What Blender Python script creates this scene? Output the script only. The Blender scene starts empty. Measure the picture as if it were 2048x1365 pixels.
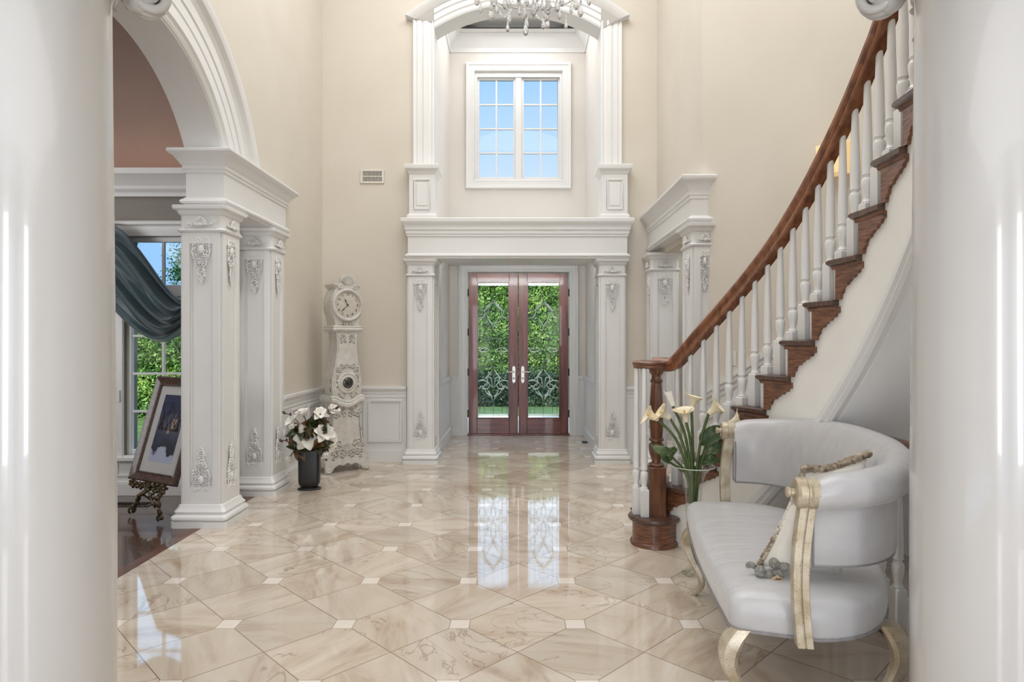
import bpy, math, random
from mathutils import Vector, Matrix
PI=math.pi; R=math.radians
sc=bpy.context.scene
col=sc.collection
H=1.4; F=1281.0; CX=1035.0; CY=681.0
def at(px,py,Y):
    return Vector(((px-CX)*Y/F, Y, H+(CY-py)*Y/F))

# ------------------------------------------------------------------ materials
def lin(c):
    return tuple(((v/255)/12.92 if v/255<=0.04045 else ((v/255+0.055)/1.055)**2.4) for v in c)+(1,)
def newmat(name):
    m=bpy.data.materials.new(name); m.use_nodes=True
    nt=m.node_tree; b=nt.nodes['Principled BSDF']
    return m,nt,b
def N(nt,t,**kw):
    n=nt.nodes.new(t)
    for k,v in kw.items(): setattr(n,k,v)
    return n
def plain(name,c,rough=.5,metal=0,spec=.5,noise=None,bump=0,bscale=60,c2=None,nscale=8,stretch=None,coat=0,sheen=0):
    m,nt,b=newmat(name)
    b.inputs['Base Color'].default_value=lin(c); b.inputs['Roughness'].default_value=rough
    b.inputs['Metallic'].default_value=metal; b.inputs['Specular IOR Level'].default_value=spec
    b.inputs['Coat Weight'].default_value=coat
    if sheen: b.inputs['Sheen Weight'].default_value=sheen
    if c2 or bump:
        tc=N(nt,'ShaderNodeTexCoord'); mp=N(nt,'ShaderNodeMapping'); nt.links.new(tc.outputs['Object'],mp.inputs['Vector'])
        if stretch: mp.inputs['Scale'].default_value=stretch
    if c2:
        no=N(nt,'ShaderNodeTexNoise'); no.inputs['Scale'].default_value=nscale; no.inputs['Detail'].default_value=5
        nt.links.new(mp.outputs['Vector'],no.inputs['Vector'])
        r=N(nt,'ShaderNodeValToRGB'); r.color_ramp.elements[0].position=.35; r.color_ramp.elements[1].position=.65
        r.color_ramp.elements[0].color=lin(c); r.color_ramp.elements[1].color=lin(c2)
        nt.links.new(no.outputs['Fac'],r.inputs['Fac']); nt.links.new(r.outputs['Color'],b.inputs['Base Color'])
    if bump:
        nb=N(nt,'ShaderNodeTexNoise'); nb.inputs['Scale'].default_value=bscale; nt.links.new(mp.outputs['Vector'],nb.inputs['Vector'])
        bp=N(nt,'ShaderNodeBump'); bp.inputs['Strength'].default_value=bump; bp.inputs['Distance'].default_value=.01
        nt.links.new(nb.outputs['Fac'],bp.inputs['Height']); nt.links.new(bp.outputs['Normal'],b.inputs['Normal'])
    return m
M={}
M['trim']=plain('white_gloss_paint',(228,228,227),.34,c2=(225,225,224),nscale=3)
M['column']=plain('column_gloss_paint',(197,195,193),.20,c2=(194,192,190),nscale=2,coat=.5)
M['beige']=plain('beige_wall_paint',(215,208,197),.75,c2=(211,204,192),nscale=1.6,spec=.2)
M['alcove']=plain('alcove_wall_paint',(226,221,215),.75,c2=(222,217,211),nscale=1.6,spec=.2)
M['ceil']=plain('ceiling_paint',(236,236,234),.8,spec=.2,c2=(232,232,230),nscale=2)
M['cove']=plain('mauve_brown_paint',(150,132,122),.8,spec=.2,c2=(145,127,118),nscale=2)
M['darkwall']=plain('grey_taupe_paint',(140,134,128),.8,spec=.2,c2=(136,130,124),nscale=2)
M['iron']=plain('antique_bronze',(66,56,42),.35,metal=.7,c2=(120,108,84),nscale=40)
M['nickel']=plain('satin_nickel',(190,186,178),.3,metal=.9,c2=(180,176,168),nscale=20)
M['black']=plain('black_slot',(30,28,27),.6,c2=(36,34,32),nscale=20)
M['plastic']=plain('ivory_plastic',(226,222,212),.4,c2=(222,218,208),nscale=20)
M['ceramic']=plain('black_satin_ceramic',(26,24,26),.36,c2=(32,30,33),nscale=6,coat=.05)
M['bone']=plain('antique_white_paint',(211,209,204),.55,c2=(197,193,185),nscale=14,bump=.25,bscale=40)
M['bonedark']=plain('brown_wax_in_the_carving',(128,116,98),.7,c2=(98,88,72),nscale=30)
M['dial']=plain('clock_dial_paint',(206,200,190),.4,c2=(196,190,178),nscale=20)
M['petal']=plain('white_petal',(240,238,232),.5,c2=(232,228,218),nscale=10,sheen=.2)
M['callap']=plain('cream_calla_petal',(238,230,208),.45,c2=(228,214,178),nscale=14)
M['leaf']=plain('calla_leaf_green',(56,78,46),.4,c2=(88,106,66),nscale=14)
M['magleaf']=plain('magnolia_leaf_green',(40,52,30),.3,c2=(64,66,34),nscale=5)
M['magback']=plain('magnolia_leaf_bronze',(94,68,38),.5,c2=(116,86,48),nscale=9)
M['twig']=plain('brown_twig',(96,62,50),.6,c2=(70,48,36),nscale=30)
M['stem']=plain('calla_stem_green',(58,78,36),.4,c2=(84,104,50),nscale=20)
M['teal']=plain('teal_silk',(28,54,62),.38,c2=(36,68,78),nscale=5,sheen=.5,stretch=(1,1,3))
M['rope']=plain('taupe_yarn',(190,180,160),.9,c2=(118,98,78),nscale=28,bump=.6,bscale=120)
M['pom']=plain('grey_yarn',(128,127,122),.95,c2=(164,162,154),nscale=90,bump=.8,bscale=200)
M['shell']=plain('seashell',(206,180,152),.4,c2=(170,138,110),nscale=40)
M['pillow']=plain('white_linen',(226,222,214),.8,c2=(216,212,203),nscale=12,bump=.2,bscale=30)
M['satin']=plain('silver_satin',(188,187,188),.31,c2=(180,179,180),nscale=3,sheen=.3,bump=.35,bscale=2.2,stretch=(9,1.2,3))
M['piping']=plain('grey_piping',(128,124,124),.6,c2=(140,136,136),nscale=30)
M['sconce']=plain('parchment_shade',(220,190,140),.6,c2=(206,174,122),nscale=8)
M['mat']=plain('cream_mat_board',(214,213,206),.7,c2=(208,207,200),nscale=8)
M['stone']=plain('pale_paving_stone',(205,200,190),.8,c2=(188,182,172),nscale=5)
M['leadm']=plain('lead_came',(70,84,78),.35,metal=.5,c2=(96,108,100),nscale=30)

def wood(name,c1,c2,scale=14,stretch=(1,1,.12),rough=.32,coat=.25,bump=.12):
    m,nt,b=newmat(name)
    tc=N(nt,'ShaderNodeTexCoord'); mp=N(nt,'ShaderNodeMapping'); mp.inputs['Scale'].default_value=stretch
    nt.links.new(tc.outputs['Object'],mp.inputs['Vector'])
    no=N(nt,'ShaderNodeTexNoise'); no.inputs['Scale'].default_value=scale*2.4; no.inputs['Detail'].default_value=7; no.inputs['Distortion'].default_value=.25
    nt.links.new(mp.outputs['Vector'],no.inputs['Vector'])
    r=N(nt,'ShaderNodeValToRGB'); r.color_ramp.elements[0].position=.36; r.color_ramp.elements[1].position=.62
    r.color_ramp.elements[0].color=lin(c1); r.color_ramp.elements[1].color=lin(c2)
    nt.links.new(no.outputs['Fac'],r.inputs['Fac']); nt.links.new(r.outputs['Color'],b.inputs['Base Color'])
    b.inputs['Roughness'].default_value=rough; b.inputs['Coat Weight'].default_value=coat
    bp=N(nt,'ShaderNodeBump'); bp.inputs['Strength'].default_value=bump; bp.inputs['Distance'].default_value=.004
    nt.links.new(no.outputs['Fac'],bp.inputs['Height']); nt.links.new(bp.outputs['Normal'],b.inputs['Normal'])
    return m
M['oak']=wood('chestnut_oak',(82,50,34),(124,82,58),scale=22,bump=.05)
M['oakh']=wood('chestnut_oak_across',(86,53,38),(132,88,64),scale=26,stretch=(.2,.2,1.6),bump=.05)
M['tread']=wood('dark_oak_tread',(64,46,38),(98,72,60),scale=24,stretch=(.3,1,1),bump=.05)
M['mahog']=wood('mahogany_door',(78,34,28),(118,62,52),scale=9,stretch=(1,1,.08))
M['mahogh']=wood('mahogany_rail',(80,36,29),(124,66,54),scale=9,stretch=(.08,1,1))
M['silverleaf']=wood('champagne_silver_leaf',(172,156,130),(202,192,172),scale=7,stretch=(1,1,1),rough=.38,coat=.1,bump=.05)
def metalize(m,v): m.node_tree.nodes['Principled BSDF'].inputs['Metallic'].default_value=v
metalize(M['silverleaf'],.35)
def speckle(m):
    nt=m.node_tree; b=nt.nodes['Principled BSDF']
    lk=b.inputs['Base Color'].links[0]; src=lk.from_socket
    v=N(nt,'ShaderNodeTexNoise'); v.inputs['Scale'].default_value=190; v.inputs['Detail'].default_value=3
    tc=nt.nodes['Texture Coordinate']; nt.links.new(tc.outputs['Object'],v.inputs['Vector'])
    r=N(nt,'ShaderNodeValToRGB'); r.color_ramp.elements[0].position=.62; r.color_ramp.elements[1].position=.70
    nt.links.new(v.outputs['Fac'],r.inputs['Fac'])
    mx=N(nt,'ShaderNodeMix',data_type='RGBA'); nt.links.new(r.outputs['Color'],mx.inputs[0]); nt.links.new(src,mx.inputs[6]); mx.inputs[7].default_value=lin((128,106,80))
    nt.links.new(mx.outputs[2],b.inputs['Base Color'])
speckle(M['silverleaf'])

def glassmat(name,tint=(1,1,1),rough=0.0,refl=1.0):
    m=bpy.data.materials.new(name); m.use_nodes=True; nt=m.node_tree; nt.nodes.clear()
    o=N(nt,'ShaderNodeOutputMaterial'); t=N(nt,'ShaderNodeBsdfTransparent'); g=N(nt,'ShaderNodeBsdfGlossy'); mx=N(nt,'ShaderNodeMixShader'); fr=N(nt,'ShaderNodeFresnel')
    t.inputs['Color'].default_value=(*tint,1); g.inputs['Roughness'].default_value=rough
    nt.nodes.remove(fr); lw=N(nt,'ShaderNodeLayerWeight'); lw.inputs['Blend'].default_value=.5
    pw=N(nt,'ShaderNodeMath',operation='POWER'); pw.inputs[1].default_value=4.0; ma=N(nt,'ShaderNodeMath',operation='MULTIPLY_ADD'); ma.inputs[1].default_value=.90*min(refl,1.0); ma.inputs[2].default_value=min(.6,.045*refl)
    nt.links.new(lw.outputs['Facing'],pw.inputs[0]); nt.links.new(pw.outputs[0],ma.inputs[0]); nt.links.new(ma.outputs[0],mx.inputs[0])
    nt.links.new(t.outputs[0],mx.inputs[1]); nt.links.new(g.outputs[0],mx.inputs[2]); nt.links.new(mx.outputs[0],o.inputs[0])
    return m
M['pane']=glassmat('clear_pane',(.95,.97,.96))
M['doorpane']=glassmat('textured_door_pane',(.97,.99,.97),.02,.12)
M['transom']=glassmat('sky_bluing_pane',(.24,.36,.47),refl=.5)  # colour added to the glass to dim and blue the pale sky
M['sky_dim']=glassmat('sky_dimming_pane',(.47,.48,.50),refl=.5)  # darkening added to the glass to hold down the sky's brightness
M['picglass']=glassmat('picture_glass',(.96,.97,1),.02,1.0)
M['bevel']=glassmat('bevelled_glass',(.80,.90,.84),.05,6.0)
def vaseglass():
    m,nt,b=newmat('clear_vase_glass')
    b.inputs['Base Color'].default_value=(.93,.97,.93,1); b.inputs['Roughness'].default_value=.02
    b.inputs['Transmission Weight'].default_value=1; b.inputs['IOR'].default_value=1.12
    return m
M['vaseglass']=glassmat('clear_vase_glass',(.90,.94,.91),.02,2.2)
def crystal():
    m=bpy.data.materials.new('cut_crystal'); m.use_nodes=True; nt=m.node_tree; b=nt.nodes['Principled BSDF']
    b.inputs['Base Color'].default_value=(.97,.98,1,1); b.inputs['Roughness'].default_value=.02
    b.inputs['Transmission Weight'].default_value=.75; b.inputs['IOR'].default_value=1.5
    tc=N(nt,'ShaderNodeTexCoord'); vo=N(nt,'ShaderNodeTexVoronoi'); vo.inputs['Scale'].default_value=60
    nt.links.new(tc.outputs['Object'],vo.inputs['Vector'])
    bp=N(nt,'ShaderNodeBump'); bp.inputs['Strength'].default_value=.5; bp.inputs['Distance'].default_value=.004
    nt.links.new(vo.outputs['Distance'],bp.inputs['Height']); nt.links.new(bp.outputs['Normal'],b.inputs['Normal'])
    return m
M['crystal']=crystal()

def leafy(name,a,b_,c,dark=.55):
    m,nt,b=newmat(name)
    tc=N(nt,'ShaderNodeTexCoord'); no=N(nt,'ShaderNodeTexNoise'); no.inputs['Scale'].default_value=2.2; no.inputs['Detail'].default_value=6; no.inputs['Roughness'].default_value=.75
    nt.links.new(tc.outputs['Object'],no.inputs['Vector'])
    r=N(nt,'ShaderNodeValToRGB'); e=r.color_ramp.elements; e[0].position=.32; e[0].color=lin(a); e[1].position=.68; e[1].color=lin(c)
    k=e.new(.5); k.color=lin(b_)
    nt.links.new(no.outputs['Fac'],r.inputs['Fac']); nt.links.new(r.outputs['Color'],b.inputs['Base Color'])
    b.inputs['Roughness'].default_value=.5
    return m
M['hedge']=leafy('hedge_leaves',(58,92,34),(106,144,58),(176,200,102))
M['hedged']=leafy('shaded_hedge_leaves',(24,44,30),(44,68,42),(76,100,56))  # darker copy of the hedge leaves, shade put into the colour
M['grass']=leafy('lawn_grass',(58,76,36),(88,108,56),(122,140,84))
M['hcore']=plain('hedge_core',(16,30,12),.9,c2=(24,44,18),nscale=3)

def marble_floor():
    m,nt,b=newmat('beige_marble_tiles_with_insets')
    L=nt.links.new
    tc=N(nt,'ShaderNodeTexCoord'); sx=N(nt,'ShaderNodeSeparateXYZ'); L(tc.outputs['Object'],sx.inputs[0])
    S=.569
    def mt(op,a,b_=None,c=None):
        n=N(nt,'ShaderNodeMath',operation=op)
        for i,v in enumerate((a,b_,c)):
            if v is None: continue
            if isinstance(v,(int,float)): n.inputs[i].default_value=v
            else: L(v,n.inputs[i])
        return n.outputs[0]
    X=mt('ADD',mt('DIVIDE',sx.outputs['X'],S),.5)          # dots at integer lattice
    Y=mt('DIVIDE',mt('SUBTRACT',sx.outputs['Y'],3.157),S)
    u=mt('ADD',X,Y); v=mt('SUBTRACT',X,Y)
    # tile edges where u or v is an integer
    du=mt('ABSOLUTE',mt('SUBTRACT',mt('FRACT',mt('ADD',u,.5)),.5)); dv=mt('ABSOLUTE',mt('SUBTRACT',mt('FRACT',mt('ADD',v,.5)),.5))
    dl=mt('MINIMUM',du,dv)
    line=mt('LESS_THAN',dl,.0055)
    dx=mt('ABSOLUTE',mt('SUBTRACT',mt('FRACT',mt('ADD',X,.5)),.5)); dy=mt('ABSOLUTE',mt('SUBTRACT',mt('FRACT',mt('ADD',Y,.5)),.5))
    dm=mt('MAXIMUM',dx,dy)
    dot=mt('LESS_THAN',dm,.088)
    dedge=mt('MULTIPLY',mt('GREATER_THAN',dm,.083),dot)
    line=mt('MAXIMUM',mt('MULTIPLY',line,mt('SUBTRACT',1,dot)),dedge)
    fu=mt('FLOOR',u); fv=mt('FLOOR',v)
    cid=N(nt,'ShaderNodeCombineXYZ'); L(fu,cid.inputs[0]); L(fv,cid.inputs[1])
    wn=N(nt,'ShaderNodeTexWhiteNoise',noise_dimensions='2D'); L(cid.outputs[0],wn.inputs['Vector'])
    # rotate the veins of each tile by a random angle
    vr=N(nt,'ShaderNodeVectorRotate',rotation_type='Z_AXIS'); L(tc.outputs['Object'],vr.inputs['Vector'])
    ang=mt('ADD',mt('MULTIPLY',mt('FLOOR',mt('MULTIPLY',wn.outputs['Value'],4)),1.0),.2); L(ang,vr.inputs['Angle'])
    off=N(nt,'ShaderNodeVectorMath',operation='MULTIPLY_ADD'); L(wn.outputs['Color'],off.inputs[0]); off.inputs[1].default_value=(13,17,9); L(vr.outputs[0],off.inputs[2])
    mp=N(nt,'ShaderNodeMapping'); mp.inputs['Scale'].default_value=(1.3,4.6,1); L(off.outputs[0],mp.inputs['Vector'])
    n1=N(nt,'ShaderNodeTexNoise'); n1.inputs['Scale'].default_value=1.0; n1.inputs['Detail'].default_value=7; n1.inputs['Roughness'].default_value=.62; n1.inputs['Distortion'].default_value=1.1
    L(mp.outputs[0],n1.inputs['Vector'])
    r=N(nt,'ShaderNodeValToRGB'); e=r.color_ramp.elements
    e[0].position=.28; e[0].color=lin((176,156,136)); e[1].position=.74; e[1].color=lin((222,212,200))
    for p,c in ((.38,(194,177,158)),(.48,(206,192,175)),(.60,(213,201,186))):
        k=e.new(p); k.color=lin(c)
    L(n1.outputs['Fac'],r.inputs['Fac'])
    # thin dark veins
    n2=N(nt,'ShaderNodeTexNoise'); n2.inputs['Scale'].default_value=1.9; n2.inputs['Detail'].default_value=5; n2.inputs['Distortion'].default_value=1.6
    mp2=N(nt,'ShaderNodeMapping'); mp2.inputs['Scale'].default_value=(1,2.2,1); L(off.outputs[0],mp2.inputs['Vector']); L(mp2.outputs[0],n2.inputs['Vector'])
    vein=mt('ABSOLUTE',mt('SUBTRACT',n2.outputs['Fac'],.5))
    vr2=N(nt,'ShaderNodeValToRGB'); vr2.color_ramp.elements[0].position=0; vr2.color_ramp.elements[0].color=(1,1,1,1); vr2.color_ramp.elements[1].position=.014; vr2.color_ramp.elements[1].color=(0,0,0,1)
    L(vein,vr2.inputs['Fac'])
    n3=N(nt,'ShaderNodeTexNoise'); n3.inputs['Scale'].default_value=1.3; L(off.outputs[0],n3.inputs['Vector'])
    vm=mt('MULTIPLY',mt('MULTIPLY',vr2.outputs['Color'],mt('GREATER_THAN',n3.outputs['Fac'],.52)),.55)
    mx=N(nt,'ShaderNodeMix',data_type='RGBA'); L(vm,mx.inputs[0]); L(r.outputs['Color'],mx.inputs[6]); mx.inputs[7].default_value=lin((132,104,82))
    # tile to tile tone
    hs=N(nt,'ShaderNodeHueSaturation'); L(mx.outputs[2],hs.inputs['Color']); L(mt('ADD',mt('MULTIPLY',wn.outputs['Value'],.18),.86),hs.inputs['Value'])
    md=N(nt,'ShaderNodeMix',data_type='RGBA'); L(dot,md.inputs[0]); L(hs.outputs[0],md.inputs[6]); md.inputs[7].default_value=lin((229,220,209))
    ml=N(nt,'ShaderNodeMix',data_type='RGBA'); L(line,ml.inputs[0]); L(md.outputs[2],ml.inputs[6]); ml.inputs[7].default_value=lin((138,118,98))
    L(ml.outputs[2],b.inputs['Base Color'])
    b.inputs['Roughness'].default_value=.045; b.inputs['IOR'].default_value=1.62
    b.inputs['Specular IOR Level'].default_value=.7
    return m
M['marble']=marble_floor()
def plank_floor():
    m,nt,b=newmat('dark_walnut_planks'); L=nt.links.new
    tc=N(nt,'ShaderNodeTexCoord'); mp=N(nt,'ShaderNodeMapping'); mp.inputs['Rotation'].default_value=(0,0,R(45)); L(tc.outputs['Object'],mp.inputs['Vector'])
    br=N(nt,'ShaderNodeTexBrick'); br.inputs['Scale'].default_value=1; br.inputs['Brick Width'].default_value=1.4; br.inputs['Row Height'].default_value=.11; br.inputs['Mortar Size'].default_value=.003
    br.inputs['Color1'].default_value=lin((92,64,48)); br.inputs['Color2'].default_value=lin((74,52,42)); br.inputs['Mortar'].default_value=lin((30,20,16))
    L(mp.outputs[0],br.inputs['Vector']); L(br.outputs['Color'],b.inputs['Base Color']); b.inputs['Roughness'].default_value=.22; b.inputs['Coat Weight'].default_value=.4
    return m
M['planks']=plank_floor()
def emis(name,c,s):
    m=bpy.data.materials.new(name); m.use_nodes=True; nt=m.node_tree; b=nt.nodes['Principled BSDF']
    b.inputs['Base Color'].default_value=lin(c); b.inputs['Emission Color'].default_value=lin(c); b.inputs['Emission Strength'].default_value=s
    return m
M['shade']=emis('lit_parchment_shade',(238,206,150),.55)

# ------------------------------------------------------------------ mesh builder
class MB:
    def __init__(s): s.v=[]; s.f=[]
    def add(s,vs,fs):
        o=len(s.v); s.v+= [tuple(p) for p in vs]; s.f+=[tuple(o+i for i in f) for f in fs]; return s
    def box(s,x0,x1,y0,y1,z0,z1):
        return s.add([(x0,y0,z0),(x1,y0,z0),(x1,y1,z0),(x0,y1,z0),(x0,y0,z1),(x1,y0,z1),(x1,y1,z1),(x0,y1,z1)],
            [(0,3,2,1),(4,5,6,7),(0,1,5,4),(1,2,6,5),(2,3,7,6),(3,0,4,7)])
    def pane(s,x0,x1,y,z0,z1): return s.add([(x0,y,z0),(x1,y,z0),(x1,y,z1),(x0,y,z1)],[(0,1,2,3)])
    def hexa(s,p): return s.add(p,[(0,3,2,1),(4,5,6,7),(0,1,5,4),(1,2,6,5),(2,3,7,6),(3,0,4,7)])
    def loft(s,rings,cap=True,closed=True):
        n=len(rings[0]); vs=[p for r in rings for p in r]; fs=[]
        for i in range(len(rings)-1):
            for j in range(n if closed else n-1):
                k=(j+1)%n; fs.append((i*n+j,i*n+k,(i+1)*n+k,(i+1)*n+j))
        if cap: fs.append(tuple(range(n))[::-1]); fs.append(tuple((len(rings)-1)*n+j for j in range(n)))
        return s.add(vs,fs)
    def rect(s,x0,x1,y0,y1,prof):       # (offset,z) rings round a rectangle
        return s.loft([[(x0-o,y0-o,z),(x1+o,y0-o,z),(x1+o,y1+o,z),(x0-o,y1+o,z)] for o,z in prof])
    def crect(s,x0,x1,y0,y1,prof,c=.03): # rectangle with chamfered corners
        rr=[]
        for o,z in prof:
            a,b,e,d=x0-o,x1+o,y0-o,y1+o
            rr.append([(a+c,e,z),(b-c,e,z),(b,e+c,z),(b,d-c,z),(b-c,d,z),(a+c,d,z),(a,d-c,z),(a,e+c,z)])
        return s.loft(rr)
    def lathe(s,prof,c=(0,0,0),n=24,sq=None,ang=0):
        rr=[]
        for r,z in prof:
            rr.append([(c[0]+r*math.cos(ang+2*PI*j/n),c[1]+r*math.sin(ang+2*PI*j/n),c[2]+z) for j in range(n)])
        return s.loft(rr)
    def tube(s,path,r,n=8,cap=True,up=None):
        P=[Vector(p) for p in path]; rs=r if isinstance(r,(list,tuple)) else [r]*len(P)
        rings=[]; prev=None
        for i,p in enumerate(P):
            t=(P[min(i+1,len(P)-1)]-P[max(i-1,0)]).normalized()
            if prev is None:
                a=Vector((0,0,1)) if abs(t.z)<.9 else Vector((1,0,0))
                a=(a-t*a.dot(t)).normalized()
            else:
                a=(prev-t*prev.dot(t)).normalized()
            prev=a; b=t.cross(a)
            rings.append([p+(a*math.cos(2*PI*j/n)+b*math.sin(2*PI*j/n))*rs[i] for j in range(n)])
        return s.loft(rings,cap)
    def ball(s,c,r,n=8,m=6,rot=None):
        if not isinstance(r,(list,tuple)): r=(r,r,r)
        vs=[]; fs=[]
        c=Vector(c)
        for i in range(m+1):
            th=PI*i/m
            for j in range(n):
                ph=2*PI*j/n
                p=Vector((r[0]*math.sin(th)*math.cos(ph),r[1]*math.sin(th)*math.sin(ph),r[2]*math.cos(th)))
                if rot: p=rot@p
                vs.append(c+p)
        for i in range(m):
            for j in range(n):
                k=(j+1)%n; fs.append((i*n+j,(i+1)*n+j,(i+1)*n+k,i*n+k))
        return s.add(vs,fs)
    def grid(s,pts):                    # 2D list of points
        a=len(pts); b=len(pts[0]); vs=[p for r in pts for p in r]
        return s.add(vs,[(i*b+j,i*b+j+1,(i+1)*b+j+1,(i+1)*b+j) for i in range(a-1) for j in range(b-1)])
    def xform(s,mt): s.v=[tuple(mt@Vector(p)) for p in s.v]; return s
    def merge(s,o): return s.add(o.v,o.f)
    def build(s,name,mat,parent=None,world=False,smooth=None,bevel=0,thick=0,subsurf=0):
        me=bpy.data.meshes.new(name)
        vs=s.v
        if world and parent is not None:
            L=parent.location; par=parent.parent
            L=Vector(L)
            while par is not None: L=L+Vector(par.location); par=par.parent
            vs=[(p[0]-L[0],p[1]-L[1],p[2]-L[2]) for p in vs]
        me.from_pydata(vs,[],s.f); me.validate(); me.update()
        import bmesh
        bm=bmesh.new(); bm.from_mesh(me); bmesh.ops.remove_doubles(bm,verts=bm.verts,dist=1e-5); 
        bmesh.ops.recalc_face_normals(bm,faces=bm.faces); bm.to_mesh(me); bm.free()
        me.materials.append(mat)
        if smooth is not None:
            me.polygons.foreach_set('use_smooth',[True]*len(me.polygons))
            me.set_sharp_from_angle(angle=R(smooth))
        o=bpy.data.objects.new(name,me); col.objects.link(o)
        if parent is not None: o.parent=parent
        if bevel:
            md=o.modifiers.new('b','BEVEL'); md.width=bevel; md.segments=2; md.limit_method='ANGLE'; md.angle_limit=R(40)
        if thick:
            md=o.modifiers.new('t','SOLIDIFY'); md.thickness=thick; md.offset=0
        if subsurf:
            md=o.modifiers.new('s','SUBSURF'); md.levels=subsurf; md.render_levels=subsurf
        return o
def tag(o,label,cat,group=None,kind=None):
    o['label']=label; o['category']=cat
    if group: o['group']=group
    if kind: o['kind']=kind
    return o
def thing(name,label,cat,loc=(0,0,0),rz=0,group=None):
    o=bpy.data.objects.new(name,None); o.empty_display_size=.1; col.objects.link(o); o.location=loc; o.rotation_euler=(0,0,rz)
    return tag(o,label,cat,group)
def struct(name,mb,mat,parent=None,**k):
    o=mb.build(name,mat,parent,**k)
    if parent is None: o['kind']='structure'
    return o
def copytree(o,parent=None):
    c=o.copy(); col.objects.link(c)
    if parent is not None: c.parent=parent
    for ch in list(o.children): copytree(ch,c)
    return c
def arc(cx,cy,r,a0,a1,n): return [(cx+r*math.cos(R(a0+(a1-a0)*i/n)),cy+r*math.sin(R(a0+(a1-a0)*i/n))) for i in range(n+1)]
def bez(p,n=14):
    if len(p)<3: return [Vector(q) for q in p]
    P=[Vector(q) for q in p]; out=[]
    P=[P[0]*2-P[1]]+P+[P[-1]*2-P[-2]]
    for i in range(1,len(P)-2):
        for j in range(n):
            t=j/n; a,b,c,d=P[i-1],P[i],P[i+1],P[i+2]
            out.append(.5*((2*b)+(-a+c)*t+(2*a-5*b+4*c-d)*t*t+(-a+3*b-3*c+d)*t*t*t))
    out.append(P[-2]); return out

# ------------------------------------------------------------------ constants
XL=-2.24; XLB=-2.50; XR=1.60; YB=7.35; ZC=6.4
CCX,CCY=-.97,2.8; RI=2.58; RO=3.78

# ------------------------------------------------------------------ floors
fl=MB(); fl.box(-2.35,4.2,-3.5,9.62,-.12,0); struct('floor_marble',fl,M['marble'])
fw=MB(); fw.box(-6.2,-2.43,.6,5.8,-.12,0); struct('floor_wood',fw,M['planks'])
fb=MB(); fb.box(-2.43,-2.35,.6,5.8,-.12,.0015); struct('trim_1',fb,wood('border_walnut',(84,50,38),(110,72,54),stretch=(1,.1,1)))

# ------------------------------------------------------------------ left wall with the arch
ACY,ACZ,AR=3.85,2.30,1.13
def archwall():
    m=MB()
    m.box(XLB,XL,6.12,7.60,0,ZC)
    m.box(XLB,XL,.6,2.85,0,2.83)
    for (y0,y1) in ((.6,2.853),(4.847,6.12)): m.box(XLB,XL,y0,y1,2.83,ZC)
    n=40; a0=math.degrees(math.asin((2.83-ACZ)/AR))
    pts=arc(ACY,ACZ,AR,180-a0,a0,n)
    for i in range(n):
        (ya,za),(yb,zb)=pts[i],pts[i+1]
        m.hexa([(XLB,ya,za),(XL,ya,za),(XL,yb,zb),(XLB,yb,zb),(XLB,ya,ZC),(XL,ya,ZC),(XL,yb,ZC),(XLB,yb,ZC)])
    return m
struct('wall_left',archwall(),M['beige'])
# white jamb lining of the arch
m=MB(); n=48; a0=math.degrees(math.asin((2.83-ACZ)/AR))
outer=arc(ACY,ACZ,AR+.004,a0,180-a0,n); inner=arc(ACY,ACZ,AR-.012,a0,180-a0,n)
m.loft([[(XLB-.01,a[0],a[1]),(XL+.012,a[0],a[1]),(XL+.012,b[0],b[1]),(XLB-.01,b[0],b[1])] for a,b in zip(outer,inner)])
struct('trim_2',m,M['trim'],smooth=40)
# fluted archivolt on the wall face
prof=[(0,0),(0,.020),(.018,.030),(.030,.018),(.052,.022),(.062,.040),(.135,.040),(.145,.026),(.156,.040),(.228,.040),(.238,.026),(.249,.044),(.325,.044),(.335,.034),(.372,.052),(.395,.082),(.425,.094),(.452,.094),(.462,.075),(.470,0)]
def sweep_arc(prof,cy,cz,r0,a0,a1,n,face):
    m=MB(); rr=[]
    for i in range(n+1):
        a=R(a0+(a1-a0)*i/n); rr.append([face(cy+(r0+p)*math.cos(a),cz+(r0+p)*math.sin(a),h) for p,h in prof])
    return m.loft(rr)
# each profile radius ends where it meets the entablature top (z=2.83)
def archivolt():
    m=MB(); n=60; rr=[]
    for i in range(n+1):
        t=i/n; ring=[]
        for p,h in prof:
            r=AR+p; a0=math.asin((2.83-ACZ)/r); a=a0+(PI-2*a0)*t
            ring.append((XL+h,ACY+r*math.cos(a),ACZ+r*math.sin(a)))
        rr.append(ring)
    return m.loft(rr)
av=struct('trim_3',archivolt(),M['trim'],smooth=25)

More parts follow.
